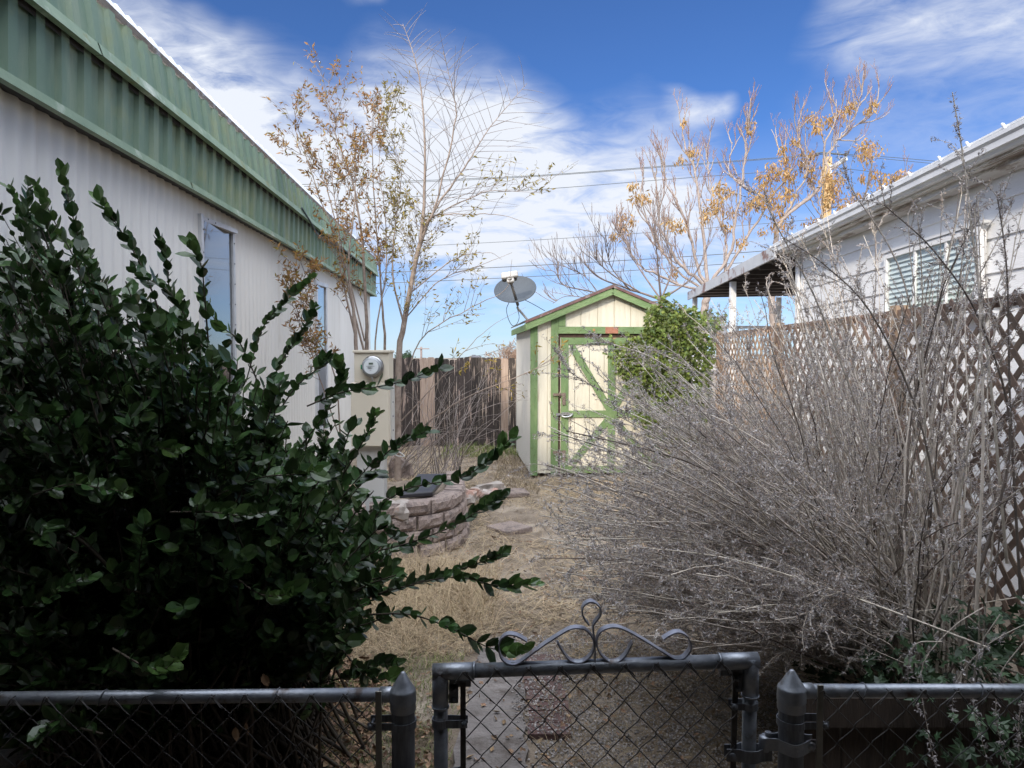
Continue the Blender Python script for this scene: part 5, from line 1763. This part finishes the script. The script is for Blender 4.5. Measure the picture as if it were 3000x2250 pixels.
# twigs and leaves over the leafy limbs
leafy = [0, 3, 4, 5, 6, 7, 8, 9, 10, 11, 12, 13, 14, 15, 16, 17, 18, 19]
for ci in leafy:
    q = curves[ci]
    t0 = {0: .22, 14: .5, 13: .4}.get(ci, .30)
    t1 = {0: .5}.get(ci, 1.0)
    nb = {0: 44, 3: 16, 4: 12, 14: 8, 15: 16, 18: 22, 19: 18, 8: 20, 9: 20}.get(ci, 29)
    t_ = t0 + (t1 - t0) * rng.random(nb)
    f = t_ * 25; i = np.minimum(f.astype(int), 24)
    st = q[i] + (q[i + 1] - q[i]) * (f - i)[:, None]
    d = nrm(q[i + 1] - q[i])
    sd = nrm(np.cross(d, nrm(rng.normal(size=d.shape))))
    dirs = nrm(d * .9 + sd * .75 + [0, 0, .15])
    tw = twiggy(st, dirs, (.22 if ci in (8, 9, 16, 17) else .36) * (.5 + .8 * rng.random(nb)), np.full(nb, .0030), 1, rng, spread=.6, up=.16, nchild=3, shrink=.65, wob=.005)
    for cur, rd in tw:
        ex_ = 1500 + cur[:, -1, 0] / cur[:, -1, 1] * F; ey_ = 1040 - (cur[:, -1, 2] - H) / cur[:, -1, 1] * F
        ok_ = ~((ex_ > 1425) & (ex_ < 1680) & (ey_ > 570) & (ey_ < 960))
        cur, rd = cur[ok_], rd[ok_]
        if not len(cur):
            continue
        gt.tubes(cur, np.maximum(rd, .0012), 4)
        a, b, tt = stems_and_leaves_along(cur, .3, 6 if ci in (5, 6, 7, 10, 11, 12) else 5, rng)
        a, b = a.reshape(-1, 3), b.reshape(-1, 3)
        kp = rng.random(len(a)) < (.88 if ci in (5, 6, 7, 8, 10, 11, 12, 16, 17) else .62)
        a, b = a[kp], b[kp]
        h_ = a[:, 2]
        px_ = 1500 + a[:, 0] / a[:, 1] * F
        orange = (px_ < 1130) & (rng.random(len(a)) < .85)
        ld = nrm(b * .5 + rng.normal(size=a.shape) * .7 + [0, 0, -.25])
        s_ = .060 * (.55 + .6 * rng.random(len(a)))
        nn2 = rng.normal(size=a.shape)
        if orange.any():
            glf.leaves(a[orange], ld[orange], nn2[orange], s_[orange], SLIM_T, SLIM_F, 0)
        if (~orange).any():
            glf.leaves(a[~orange], ld[~orange], nn2[~orange], s_[~orange], SLIM_T, SLIM_F, 1)
gt.build('branches', M['twig'], ta)
glf.build('leaves', [M['leaf_orange'], M['leaf_olive']], ta)

# low tangle of thin suckers in front of the board fence
rng = np.random.default_rng(14)
n = 75
a = np.stack([-1.5 + rng.random(n) * .9, 7.6 + rng.random(n) * 2.2, np.full(n, .25)], 1)
e = Pn(sample_poly([(1170, 1080), (1500, 1040), (1600, 1150), (1500, 1280), (1200, 1330)], n), 7.3 + rng.random(n) * 2.5)
c = (a + e) / 2 + np.stack([rng.normal(size=n) * .2, rng.normal(size=n) * .2, .25 + .3 * rng.random(n)], 1)
g = G(); cur = wobble(bez(a, c, e, 12), .01, rng); g.tubes(cur, np.linspace(.0045, .0014, 12)[None].repeat(n, 0), 4)
sk = g.build('thicket', M['twig']); tag(sk, 'thin bare suckers tangled in front of the dark board fence', 'twigs', kind='stuff')

# ---- big pale tree behind the shed with hanging orange clusters
rng = np.random.default_rng(17)
BD = 17.0
tb = thing('pistache_tree', 'tall pale-barked tree with reddish twigs and hanging dried orange clusters behind the patio cover', 'tree', (P(2030, 1400, BD)[0], BD, 0))


def R3(pts):
    return [(1500 + x / 1.843, 200 + y / 1.843) for x, y in pts]


limbs = [([(1030, 1560), (1040, 1300), (1060, 1190)], 0, .13, .10), ([(1420, 1500), (1400, 1200), (1420, 950)], 0, .12, .09),
         ([(1060, 1190), (1000, 1140), (900, 1050), (850, 950), (800, 850), (790, 700), (770, 560)], -.6, .06, .015),
         ([(1060, 1190), (1010, 1090), (960, 900), (900, 730), (830, 620), (815, 510)], 0, .055, .012),
         ([(1060, 1190), (1040, 1000), (1020, 760), (985, 560), (930, 400), (920, 280)], .5, .06, .012),
         ([(1060, 1190), (1100, 1120), (1180, 1000), (1210, 800), (1250, 560), (1265, 400), (1290, 290)], -.3, .06, .012),
         ([(1080, 1180), (1180, 1060), (1280, 900), (1400, 700), (1500, 560), (1450, 450), (1400, 330)], .4, .05, .010),
         ([(1420, 950), (1440, 850), (1500, 780), (1620, 690), (1700, 560), (1680, 430), (1740, 300), (1750, 170)], 0, .075, .012),
         ([(1660, 640), (1700, 480), (1800, 350), (1920, 270), (1970, 180)], .3, .035, .010),
         ([(1690, 520), (1750, 400), (1850, 260), (1890, 100)], -.4, .03, .010),
         ([(1060, 1190), (960, 1190), (800, 1120), (700, 1080), (620, 950), (560, 870)], -.8, .045, .010),
         ([(1030, 1190), (900, 1100), (760, 900), (700, 700), (660, 560)], .6, .04, .010),
         ([(1440, 850), (1350, 700), (1260, 640), (1170, 560), (1190, 400)], .8, .04, .010),
         ([(1470, 800), (1560, 640), (1600, 520), (1540, 380), (1560, 290)], -.6, .035, .010),
         ([(1150, 1100), (1150, 900), (1090, 750), (1060, 600), (1050, 430)], .9, .04, .010),
         ([(1600, 700), (1670, 800), (1640, 650), (1600, 540)], .2, .02, .01),
         ([(1880, 760), (1905, 690), (1930, 590), (1945, 480)], -1, .035, .02),
         ([(1905, 690), (1990, 660), (2080, 610), (2130, 570)], -1, .02, .008),
         ([(1640, 820), (1720, 760), (1780, 740), (1870, 700)], -1, .02, .008)]
g = G(); lc = []
for pts, dz, r0, r1 in limbs:
    pp = R3(pts)
    q = smooth_line(Pn(pp, np.linspace(BD, BD + dz, len(pp))), 26)
    q[1:-1] += rng.normal(size=(24, 3)) * .015
    lc.append(q)
    g.tubes(q[None], np.linspace(r0, r1, 26)[None] * .8, 7)
g.build('trunk', M['bark2'], tb)
gt = G()
tips = []
for li, q in enumerate(lc[2:]):
    big = li < 13
    nb = 12 if big else 4
    t_ = .25 + .75 * rng.random(nb)
    f = t_ * 25; i = np.minimum(f.astype(int), 24)
    st = q[i] + (q[i + 1] - q[i]) * (f - i)[:, None]
    d = nrm(q[i + 1] - q[i]); sd = nrm(np.cross(d, nrm(rng.normal(size=d.shape))))
    tw = twiggy(st, nrm(d + sd * .6 + [0, 0, .35]), (.60 if big else .35) * (.6 + .7 * rng.random(nb)), np.full(nb, .017 if big else .008), 2, rng, spread=.5, up=.40, nchild=3, shrink=.58, wob=.012)
    for k, (cur, rd) in enumerate(tw):
        gt.tubes(cur, np.maximum(rd, .0035), 4, 0 if k == 0 else 1)
        tips.append(cur[:, -1])
gt.build('branches', [M['bark2'], M['twig2']], tb)
gc = G()
cl = [(930, 290, .5), (1285, 300, .7), (1280, 340, .6), (1610, 265, .9), (1645, 300, .9), (1650, 330, .7), (1705, 280, .9), (1770, 245, 1.1), (1815, 215, .9), (1850, 185, .5), (1925, 230, .6), (1960, 185, .5),
      (1530, 400, .8), (1465, 430, .7), (1475, 490, .6), (1575, 475, .9), (1610, 460, .7), (1565, 520, .8), (1610, 545, .8), (1620, 600, .9), (1420, 530, 1.0), (1415, 575, 1.2), (1360, 600, 1.3), (1355, 640, 1.1), (1340, 700, 1.0),
      (1480, 570, 1.0), (1500, 580, .9), (1490, 640, 1.2), (1480, 690, 1.1), (1410, 690, 1.0), (1330, 720, 1.2), (1390, 740, 1.1), (1440, 750, 1.1), (1120, 640, 1.0), (1170, 670, .9), (1110, 700, .9), (1050, 765, 1.0), (1100, 760, 1.0),
      (1045, 805, .9), (1265, 740, 1.1), (1300, 730, .9), (1190, 780, .8), (975, 450, .9), (905, 495, .7), (655, 635, .7), (665, 700, .8), (720, 700, .9), (645, 825, .7), (590, 805, .9), (600, 870, 1.0), (870, 840, .9), (905, 860, .9), (830, 810, .5),
      (545, 905, .6), (1430, 830, 1.1), (1470, 850, 1.1), (1350, 880, .6), (1700, 590, 1.2), (1740, 610, 1.2), (1770, 620, 1.0), (1720, 650, .9), (1700, 690, 1.0), (1740, 690, .9), (1690, 740, .7), (1930, 440, 1.6), (1925, 470, 1.5), (1900, 430, 1.0),
      (2010, 605, 1.2), (2015, 640, .9), (2060, 600, .8), (2090, 580, .9), (2135, 570, .5), (1960, 570, .7), (1890, 590, .5), (1870, 700, 1.3), (1820, 720, 1.2), (1780, 745, 1.0), (1600, 845, .9), (1640, 840, .7), (1240, 940, .9), (1150, 860, .9), (875, 1100, .7)]
for (x, y, s_) in cl:
    p0 = np.array(P(1500 + x / 1.843, 200 + y / 1.843, BD + rng.normal() * .4))
    nc = int(75 * s_)
    pos = p0 + rng.normal(size=(nc, 3)) * np.array([.085, .09, .085]) * s_
    gc.leaves(pos, nrm(rng.normal(size=(nc, 3)) * .5 + [0, 0, -1]), rng.normal(size=(nc, 3)), .11 * (.5 + .8 * rng.random(nc)), SLIM_T, SLIM_F)
gc.build('seed_clusters', M['seed'], tb)

# ---- bare thin-twigged tree right behind the shed
rng = np.random.default_rng(23)
CD = 13.6
tcx = thing('bare_twig_tree', 'leafless grey twiggy tree spreading just above and behind the shed roof', 'tree', (P(1930, 1400, CD)[0], CD + .8, 0))
limbs = [([(810, 1560), (810, 1400), (805, 1250)], .05, .04), ([(805, 1250), (720, 1220), (600, 1180), (470, 1130), (400, 1060), (370, 960)], .028, .006), ([(700, 1215), (550, 1120), (460, 1040), (410, 950)], .018, .005),
         ([(600, 1240), (400, 1200), (280, 1170), (230, 1100), (180, 1090)], .018, .004), ([(640, 1200), (540, 1080), (510, 980), (497, 910)], .015, .004), ([(805, 1250), (790, 1100), (780, 980), (755, 830)], .024, .005),
         ([(805, 1250), (860, 1100), (850, 980), (800, 900)], .02, .005), ([(800, 1260), (660, 1260), (480, 1250), (300, 1230), (220, 1270)], .016, .004), ([(805, 1250), (700, 1100), (640, 1000), (610, 900)], .02, .004), ([(805, 1250), (950, 1150), (1020, 1050), (1060, 930)], .022, .005),
         ([(480, 1230), (400, 1130), (330, 1090), (240, 1050)], .01, .003)]
g = G(); gt = G()
for li, (pts, r0, r1) in enumerate(limbs):
    pp = R3(pts)
    q = smooth_line(Pn(pp, np.linspace(CD + .8, CD + rng.normal() * .6 + .8, len(pp))), 22)
    g.tubes(q[None], np.linspace(r0, r1, 22)[None], 6)
    if li:
        nb = 12
        t_ = .2 + .8 * rng.random(nb); f = t_ * 21; i = np.minimum(f.astype(int), 20)
        st = q[i] + (q[i + 1] - q[i]) * (f - i)[:, None]
        d = nrm(q[i + 1] - q[i]); sd = nrm(np.cross(d, nrm(rng.normal(size=d.shape))))
        for cur, rd in twiggy(st, nrm(d + sd * .7 + [0, 0, .5]), .55 * (.5 + .8 * rng.random(nb)), np.full(nb, .007), 1, rng, spread=.6, up=.45, nchild=3, shrink=.6, wob=.006):
            gt.tubes(cur, np.maximum(rd, .0035), 4)
g.build('trunk', M['twig3'], tcx); gt.build('branches', M['twig3'], tcx)

# ---- far brown brush tree, green tree top, roof and pole beyond the fence
rng = np.random.default_rng(29)
FD2 = 34
bt = thing('brown_tree', 'round brown leafless tree seen above the far fence, left of the shed', 'tree', (P(1490, 1100, FD2)[0], FD2, 0))
c0_ = np.array(P(1490, 1040, FD2)); n = 60
g = G(); g.tubes(bez([(c0_[0], FD2, 0)], [(c0_[0] + .1, FD2, .8)], [(c0_[0], FD2, 1.4)], 6), np.linspace(.14, .1, 6)[None], 7); g.build('trunk', M['twig3'], bt)
st = np.tile(np.array([c0_[0], FD2, 1.0]), (n, 1)) + rng.normal(size=(n, 3)) * .12
dirs = nrm(rng.normal(size=(n, 3)) * [1, 1, .5] + [0, 0, .75])
g = G()
for cur, rd in twiggy(st, dirs, .95 * (.75 + .35 * rng.random(n)), np.full(n, .022), 3, rng, spread=.6, up=.12, nchild=4, shrink=.50, wob=.02, K=5):
    g.tubes(cur, np.maximum(rd, .006), 3)
g.build('crown', M['brush'], bt)
gtop = thing('green_tree', 'green treetop just showing over the left part of the far fence', 'tree', (P(1185, 1100, 30)[0], 30, 0))
c0_ = np.array(P(1188, 1052, 30)); n = 1800
g = G(); r_ = nrm(rng.normal(size=(n, 3))) * (rng.random((n, 1)) ** .5) * [.42, .4, .30]
g.leaves(c0_ + r_ * (1 + .3 * np.sin(r_[:, :1] * 17)), rng.normal(size=(n, 3)), rng.normal(size=(n, 3)), .10, SLIM_T, SLIM_F); g.build('crown', M['ivy_dark'], gtop)
g = G(); g.tube([(c0_[0], 30, 0), (c0_[0], 30, 1.4)], .08, 7); g.build('trunk', M['twig3'], gtop)
fh = thing('distant_house', 'small dark roof and chimney just above the far fence', 'house', (P(1390, 1050, 60)[0], 60, 0))
a_ = P(1375, 1043, 60); b_ = P(1406, 1060, 60)
g = G(); g.box(((a_[0] + b_[0]) / 2 , 61, .85), (.9, 3, 1.5)); g.build('wall', M['tan_wall'], fh)
g = G(); hx = (a_[0] + b_[0]) / 2
g.add([(hx - .5, 59, 1.56), (hx + .5, 59, 1.56), (hx + .3, 61, 1.66), (hx - .3, 61, 1.66), (hx + .5, 63, 1.56), (hx - .5, 63, 1.56), (hx - .5, 59, 1.5), (hx + .5, 59, 1.5)], [[0, 1, 2, 3], [3, 2, 4, 5], [1, 4, 2], [0, 3, 5]] if False else [[0, 1, 2, 3], [3, 2, 4, 5]])
g.add([(hx - .5, 59, 1.5), (hx + .5, 59, 1.5), (hx + .5, 59, 1.56), (hx - .5, 59, 1.56)], [[0, 1, 2, 3]])
g.build('roof', M['far_roof'], fh)
g = G(); g.box((hx - .1, 60.5, 1.55), (.3, .5, .34)); g.build('chimney', M['far_roof'], fh)
dp = thing('distant_utility_pole', 'tiny far utility pole with one crossarm, seen between the tree and the dish', 'utility pole', (P(1234, 1050, 90)[0], 90, 0))
g = G(); t_ = P(1234, 1016, 90); g.tube([(t_[0], 90, 0), (t_[0], 90, t_[2])], .13, 8); g.build('pole', M['twig3'], dp)
g = G(); g.box((t_[0] + .2, 89.8, t_[2] - .25), (1.7, .12, .12)); g.build('crossarm', M['twig3'], dp)

# ---- utility pole and wires
PD = 26.0
pt = np.array(P(2424, 462, PD))
up_ = thing('utility_pole', 'yellowish weathered wooden utility pole with pale steel arm rising behind the trees', 'utility pole', (pt[0], PD, 0))
g = G(); g.lathe((pt[0], PD, 0), [(.20, 0), (.165, pt[2] - 1), (.160, pt[2]), (0, pt[2] + .01)], 18); g.build('pole', M['pole'], up_)
g = G(); g.beam(P(2436, 492, PD - .2), P(2480, 464, PD - .9), .08, .13, m=0); g.beam(P(2434, 484, PD - .2), P(2434, 512, PD - .2), .06, .06, up=(1, 0, 0)); g.build('steel_arm', M['steel_arm'], up_)
g = G(); g.tube(smooth_line([P(2392, 450, PD - .1), P(2410, 447, PD), P(2440, 450, PD), P(2478, 453, PD)], 10), .028, 8); g.build('wire_bracket', M['insulator'], up_)
g = G()
for (x, y) in ((2478, 453), (2410, 492), (2394, 452), (2416, 455)):
    p = P(x, y, PD - .1)
    g.lathe((p[0], p[1], p[2] - .06), [(.03, 0), (.065, .03), (.04, .06), (.065, .09), (.02, .13)], 12)
g.build('insulator', M['insulator'], up_)
g = G(); g.tube([P(2408, 492, PD - .1), P(2420, 486, PD)], .02, 6); g.tube(smooth_line([P(2417, 500, PD - .18), P(2412, 560, PD - .2), P(2410, 640, PD - .2)], 10), .015, 6); g.build('ground_wire', M['insulator'], up_)
wires = [([(2410, 452), (1950, 486), (1500, 518), (898, 540), (300, 560)], .016, 'uppermost power line, running from the pole top down to the left'),
         ([(2394, 456), (1950, 489), (1500, 521), (898, 546), (300, 568)], .013, 'thin power line just under the uppermost line, left of the pole'),
         ([(2408, 492), (1960, 525), (1500, 560), (898, 590), (300, 610)], .014, 'second lowest of the high lines, from the lower insulator to the left'),
         ([(2420, 640), (2000, 674), (1500, 707), (900, 735), (300, 755)], .012, 'middle service cable sagging left behind the tree'),
         ([(2420, 720), (2050, 749), (1500, 781), (900, 808), (300, 825)], .019, 'thick dark cable passing just above the satellite dish'),
         ([(2420, 750), (2100, 775), (1560, 810), (900, 838), (300, 855)], .017, 'lowest cable, crossing directly behind the satellite dish'),
         ([(2478, 452), (2650, 464), (2900, 488), (3300, 530)], .014, 'upper line leaving the pole to the right above the white house roof'),
         ([(2440, 452), (2650, 471), (2900, 497), (3300, 545)], .012, 'line just below the upper one, leaving the pole to the right'),
         ([(2440, 490), (2600, 510), (2900, 560), (3300, 640)], .012, 'lower line leaving the pole to the right, meeting the roof edge'),
         ([(1190, 1062), (1400, 1042), (1480, 1018), (1520, 1008)], .010, 'faint low cable just above the far fence')]
for pts, r, lab in wires:
    q = smooth_line(Pn(pts, np.linspace(PD, PD + 3, len(pts))), 40)
    g = G(); g.tube(q, r * .78, 6); tag(g.build('power_line', M['insulator']), lab, 'power line', 'power lines')
# guy wires
for (a_, b_, lab) in (((2330, 560), (2405, 660), 'short guy cable slanting down from the left to the pole'), ((2440, 600), (2370, 720), 'guy cable slanting down left from the pole')):
    g = G(); g.tube([P(*a_, PD), P(*b_, PD)], .010, 5); tag(g.build('guy_wire', M['insulator']), lab, 'guy wire')

# ------------------------------------------------------------------ ground cover
rng = np.random.default_rng(41)


def blades(name, m, n, xr, yr, hgt, lean, wd, label, cat, mask=None, up=.5, K=4, seed=1, ground=True):
    r = np.random.default_rng(seed)
    x = xr[0] + (xr[1] - xr[0]) * r.random(n); y = yr[0] + (yr[1] - yr[0]) * r.random(n)
    if mask is not None:
        kp = mask(x, y, r); x, y = x[kp], y[kp]
    n = len(x)
    L = hgt * (.4 + .9 * r.random(n))
    az = r.random(n) * 2 * math.pi
    ln = lean * (.4 + .8 * r.random(n))
    a = np.stack([x, y, ground_h(x, y) - .005], 1)
    dh = np.stack([np.cos(az), np.sin(az), np.zeros(n)], 1)
    c = a + dh * (L * ln * .4)[:, None] + np.array([0, 0, 1]) * (L * up * .8)[:, None]
    e = a + dh * (L * ln)[:, None] + np.array([0, 0, 1]) * (L * up * (.5 + .6 * r.random(n)))[:, None]
    q = bez(a, c, e, K)
    sd = np.stack([-np.sin(az), np.cos(az), np.zeros(n)], 1)
    sd = nrm(sd + r.normal(size=sd.shape) * .4)
    wv = np.linspace(1, .25, K)[None, :, None] * wd * (.6 + .7 * r.random((n, 1, 1)))
    V = np.stack([q - sd[:, None] * wv, q + sd[:, None] * wv], 2).reshape(-1, 3)
    o = (np.arange(n) * K * 2)[:, None, None]
    k = (np.arange(K - 1) * 2)[None, :, None]
    Fq = (o + k + np.array([0, 1, 3, 2])[None, None]).reshape(-1, 4)
    g = G(); g.add(V, Fq)
    return tag(g.build(name, m), label, cat, kind='stuff')


def straw_mask(x, y, r):
    d = .55 + .45 * np.sin(x * 3.1 + 1.3 * np.sin(y * 1.9)) * np.cos(y * 1.3 + x)
    path_ = (np.abs(x + .03) < .28) & (y < 4.2)
    grav = (x > .15) & (x < 1.3) & (y < 3.6)
    litter_ = (x < -.25) & (y < 3.8)
    bed_ = (x < -.45) & (x > -1.3) & (y > 5.9) & (y < 7.5)
    return (r.random(len(x)) < d ** 1.6 + .10) & ~path_ & ~grav & ~litter_ & ~bed_


blades('dry_grass', M['straw'], 52000, (-1.7, 2.6), (3.3, 9.7), .19, 1.0, .0021, 'matted straw-coloured dead grass covering the yard', 'grass', straw_mask, up=.25, seed=2)
blades('dry_grass', M['straw_dark'], 26000, (-1.7, 2.6), (2.6, 9.7), .17, 1.0, .0024, 'darker dead grass lying flat among the straw', 'grass', straw_mask, up=.16, seed=3)
blades('dry_grass_tuft', M['straw'], 2400, (-1.15, -.10), (4.2, 5.75), .42, .7, .0016, 'longer tufts of dead grass at the foot of the block wall', 'grass', lambda x, y, r: (r.random(len(x)) < .35 + .65 * (np.sin(x * 9 + 1) * np.cos(y * 6) > -.2)) & (y < 5.6 + .0 * x), up=.62, seed=4)
blades('dry_grass_tuft', M['straw'], 5200, (-1.0, -.22), (3.9, 5.4), .30, .9, .0014, 'heap of pale dead grass left of the path, beyond the gate', 'grass', None, up=.42, seed=5)
blades('dry_grass', M['straw'], 9000, (-2.4, .5), (9.6, 13.0), .12, .8, .003, 'dead grass at the back of the yard', 'grass', lambda x, y, r: r.random(len(x)) < .6, up=.4, seed=6)
blades('dry_grass_tuft', M['straw_dark'], 1800, (-.25, .6), (8.6, 11.6), .14, .7, .003, 'taller dead grass beside the shed wall', 'grass', lambda x, y, r: (x > -.4) & (x < .34), up=.6, seed=7)
blades('green_grass', M['greengrass'], 1500, (-1.2, .3), (11.6, 13.0), .13, .5, .004, 'strip of green grass along the foot of the far fence', 'grass', None, up=.8, seed=8)
blades('green_grass', M['greengrass'], 9000, (-1.1, -.26), (2.0, 3.9), .075, .6, .0016, 'patch of short green grass behind the left gate post', 'grass', lambda x, y, r: r.random(len(x)) < .75, up=.6, seed=9)
blades('dry_grass', M['straw_dark'], 5200, (-1.0, .2), (2.9, 4.0), .10, 1.0, .0013, 'fine dead grass near the path slab', 'grass', lambda x, y, r: (np.abs(x + .03) > .27), up=.2, seed=10)
blades('dead_weeds', M['straw_dark'], 5200, (.15, 2.0), (2.1, 4.0), .22, 1.1, .0014, 'tangle of thin dead stems on the ground right of the path', 'weeds', None, up=.3, seed=11)

n = 13000
x = -2.0 + rng.random(n) * 1.72; y = 1.75 + rng.random(n) * 2.2
kp = (y < 3.6 + .4 * np.sin(x * 5)) & ~((x > -.62) & (rng.random(n) < .6))
x, y = x[kp], y[kp]; n = len(x)
g = G(); g.leaves(np.stack([x, y, ground_h(x, y) + .008 + .03 * rng.random(n)], 1), rng.normal(size=(n, 3)) * [1, 1, .35], rng.normal(size=(n, 3)) * .45 + [0, 0, 1], .036 * (.6 + .7 * rng.random(n)), CURL_T, SLIM_F)
tag(g.build('leaf_litter', M['litter']), 'brown fallen leaves covering the ground under the shrub', 'leaf litter', kind='stuff')
n = 1500
x = -.6 + rng.random(n) * 2.2; y = 2.0 + rng.random(n) * 4.5
zf_ = np.where((np.abs(x + .09) < .14) & (y < 4.1), .042, ground_h(x, y) + .02)
g = G(); g.leaves(np.stack([x, y, zf_], 1), rng.normal(size=(n, 3)) * [1, 1, .2], rng.normal(size=(n, 3)) * .3 + [0, 0, 1], .034 * (.5 + .8 * rng.random(n)), CURL_T, SLIM_F)
tag(g.build('leaf_litter', M['litter']), 'scattered curled leaves on the slab and straw', 'leaf litter', kind='stuff')
n = 26000
x = .0 + rng.random(n) ** .9 * 1.5; y = 1.8 + rng.random(n) * 2.4
kp = (x > .05 + .05 * np.sin(y * 9)) | (rng.random(n) < .12)
x, y = x[kp], y[kp]; n = len(x)
onp = (x < .06)
zg = np.where(onp, .040, ground_h(x, y) + .006)
onb = (x > .07) & (x < .26) & (y > 3.05) & (y < 3.9)
kp2 = ~onb | (rng.random(n) < .75)
zg = np.where(onb, .041, zg)
x, y, zg = x[kp2], y[kp2], zg[kp2]; n = len(x)
g = G(); OT = [(.5, 0, 0), (0, .5, 0), (-.5, 0, 0), (0, -.5, 0), (0, 0, .4), (0, 0, -.3)]
g.leaves(np.stack([x, y, zg], 1), rng.normal(size=(n, 3)) * [1, 1, .3], rng.normal(size=(n, 3)) * .3 + [0, 0, 1], .011 * (.5 + .9 * rng.random(n)), OT, [(0, 1, 4), (1, 2, 4), (2, 3, 4), (3, 0, 4), (1, 0, 5), (0, 3, 5)])
tag(g.build('gravel', M['pebble']), 'loose pale gravel spilled right of the concrete slab', 'gravel', kind='stuff')
# a few brown curled leaves hanging below the shrub
g = G()
rng = np.random.default_rng(50)
for (x, y, D) in [(690, 2130, 1.9), (722, 2115, 1.9), (770, 1975, 2.0)]:
    g.leaves([P(x, y, D)], [[rng.normal() * .3, -.1, -1]], [[rng.normal() * .7, -1, .1]], [.038], OVAL_T, OVAL_F)
g.build('dead_leaves', mat('curled_dead_leaf', (.16, .09, .045), (.26, .16, .085), 9, .7), pv)
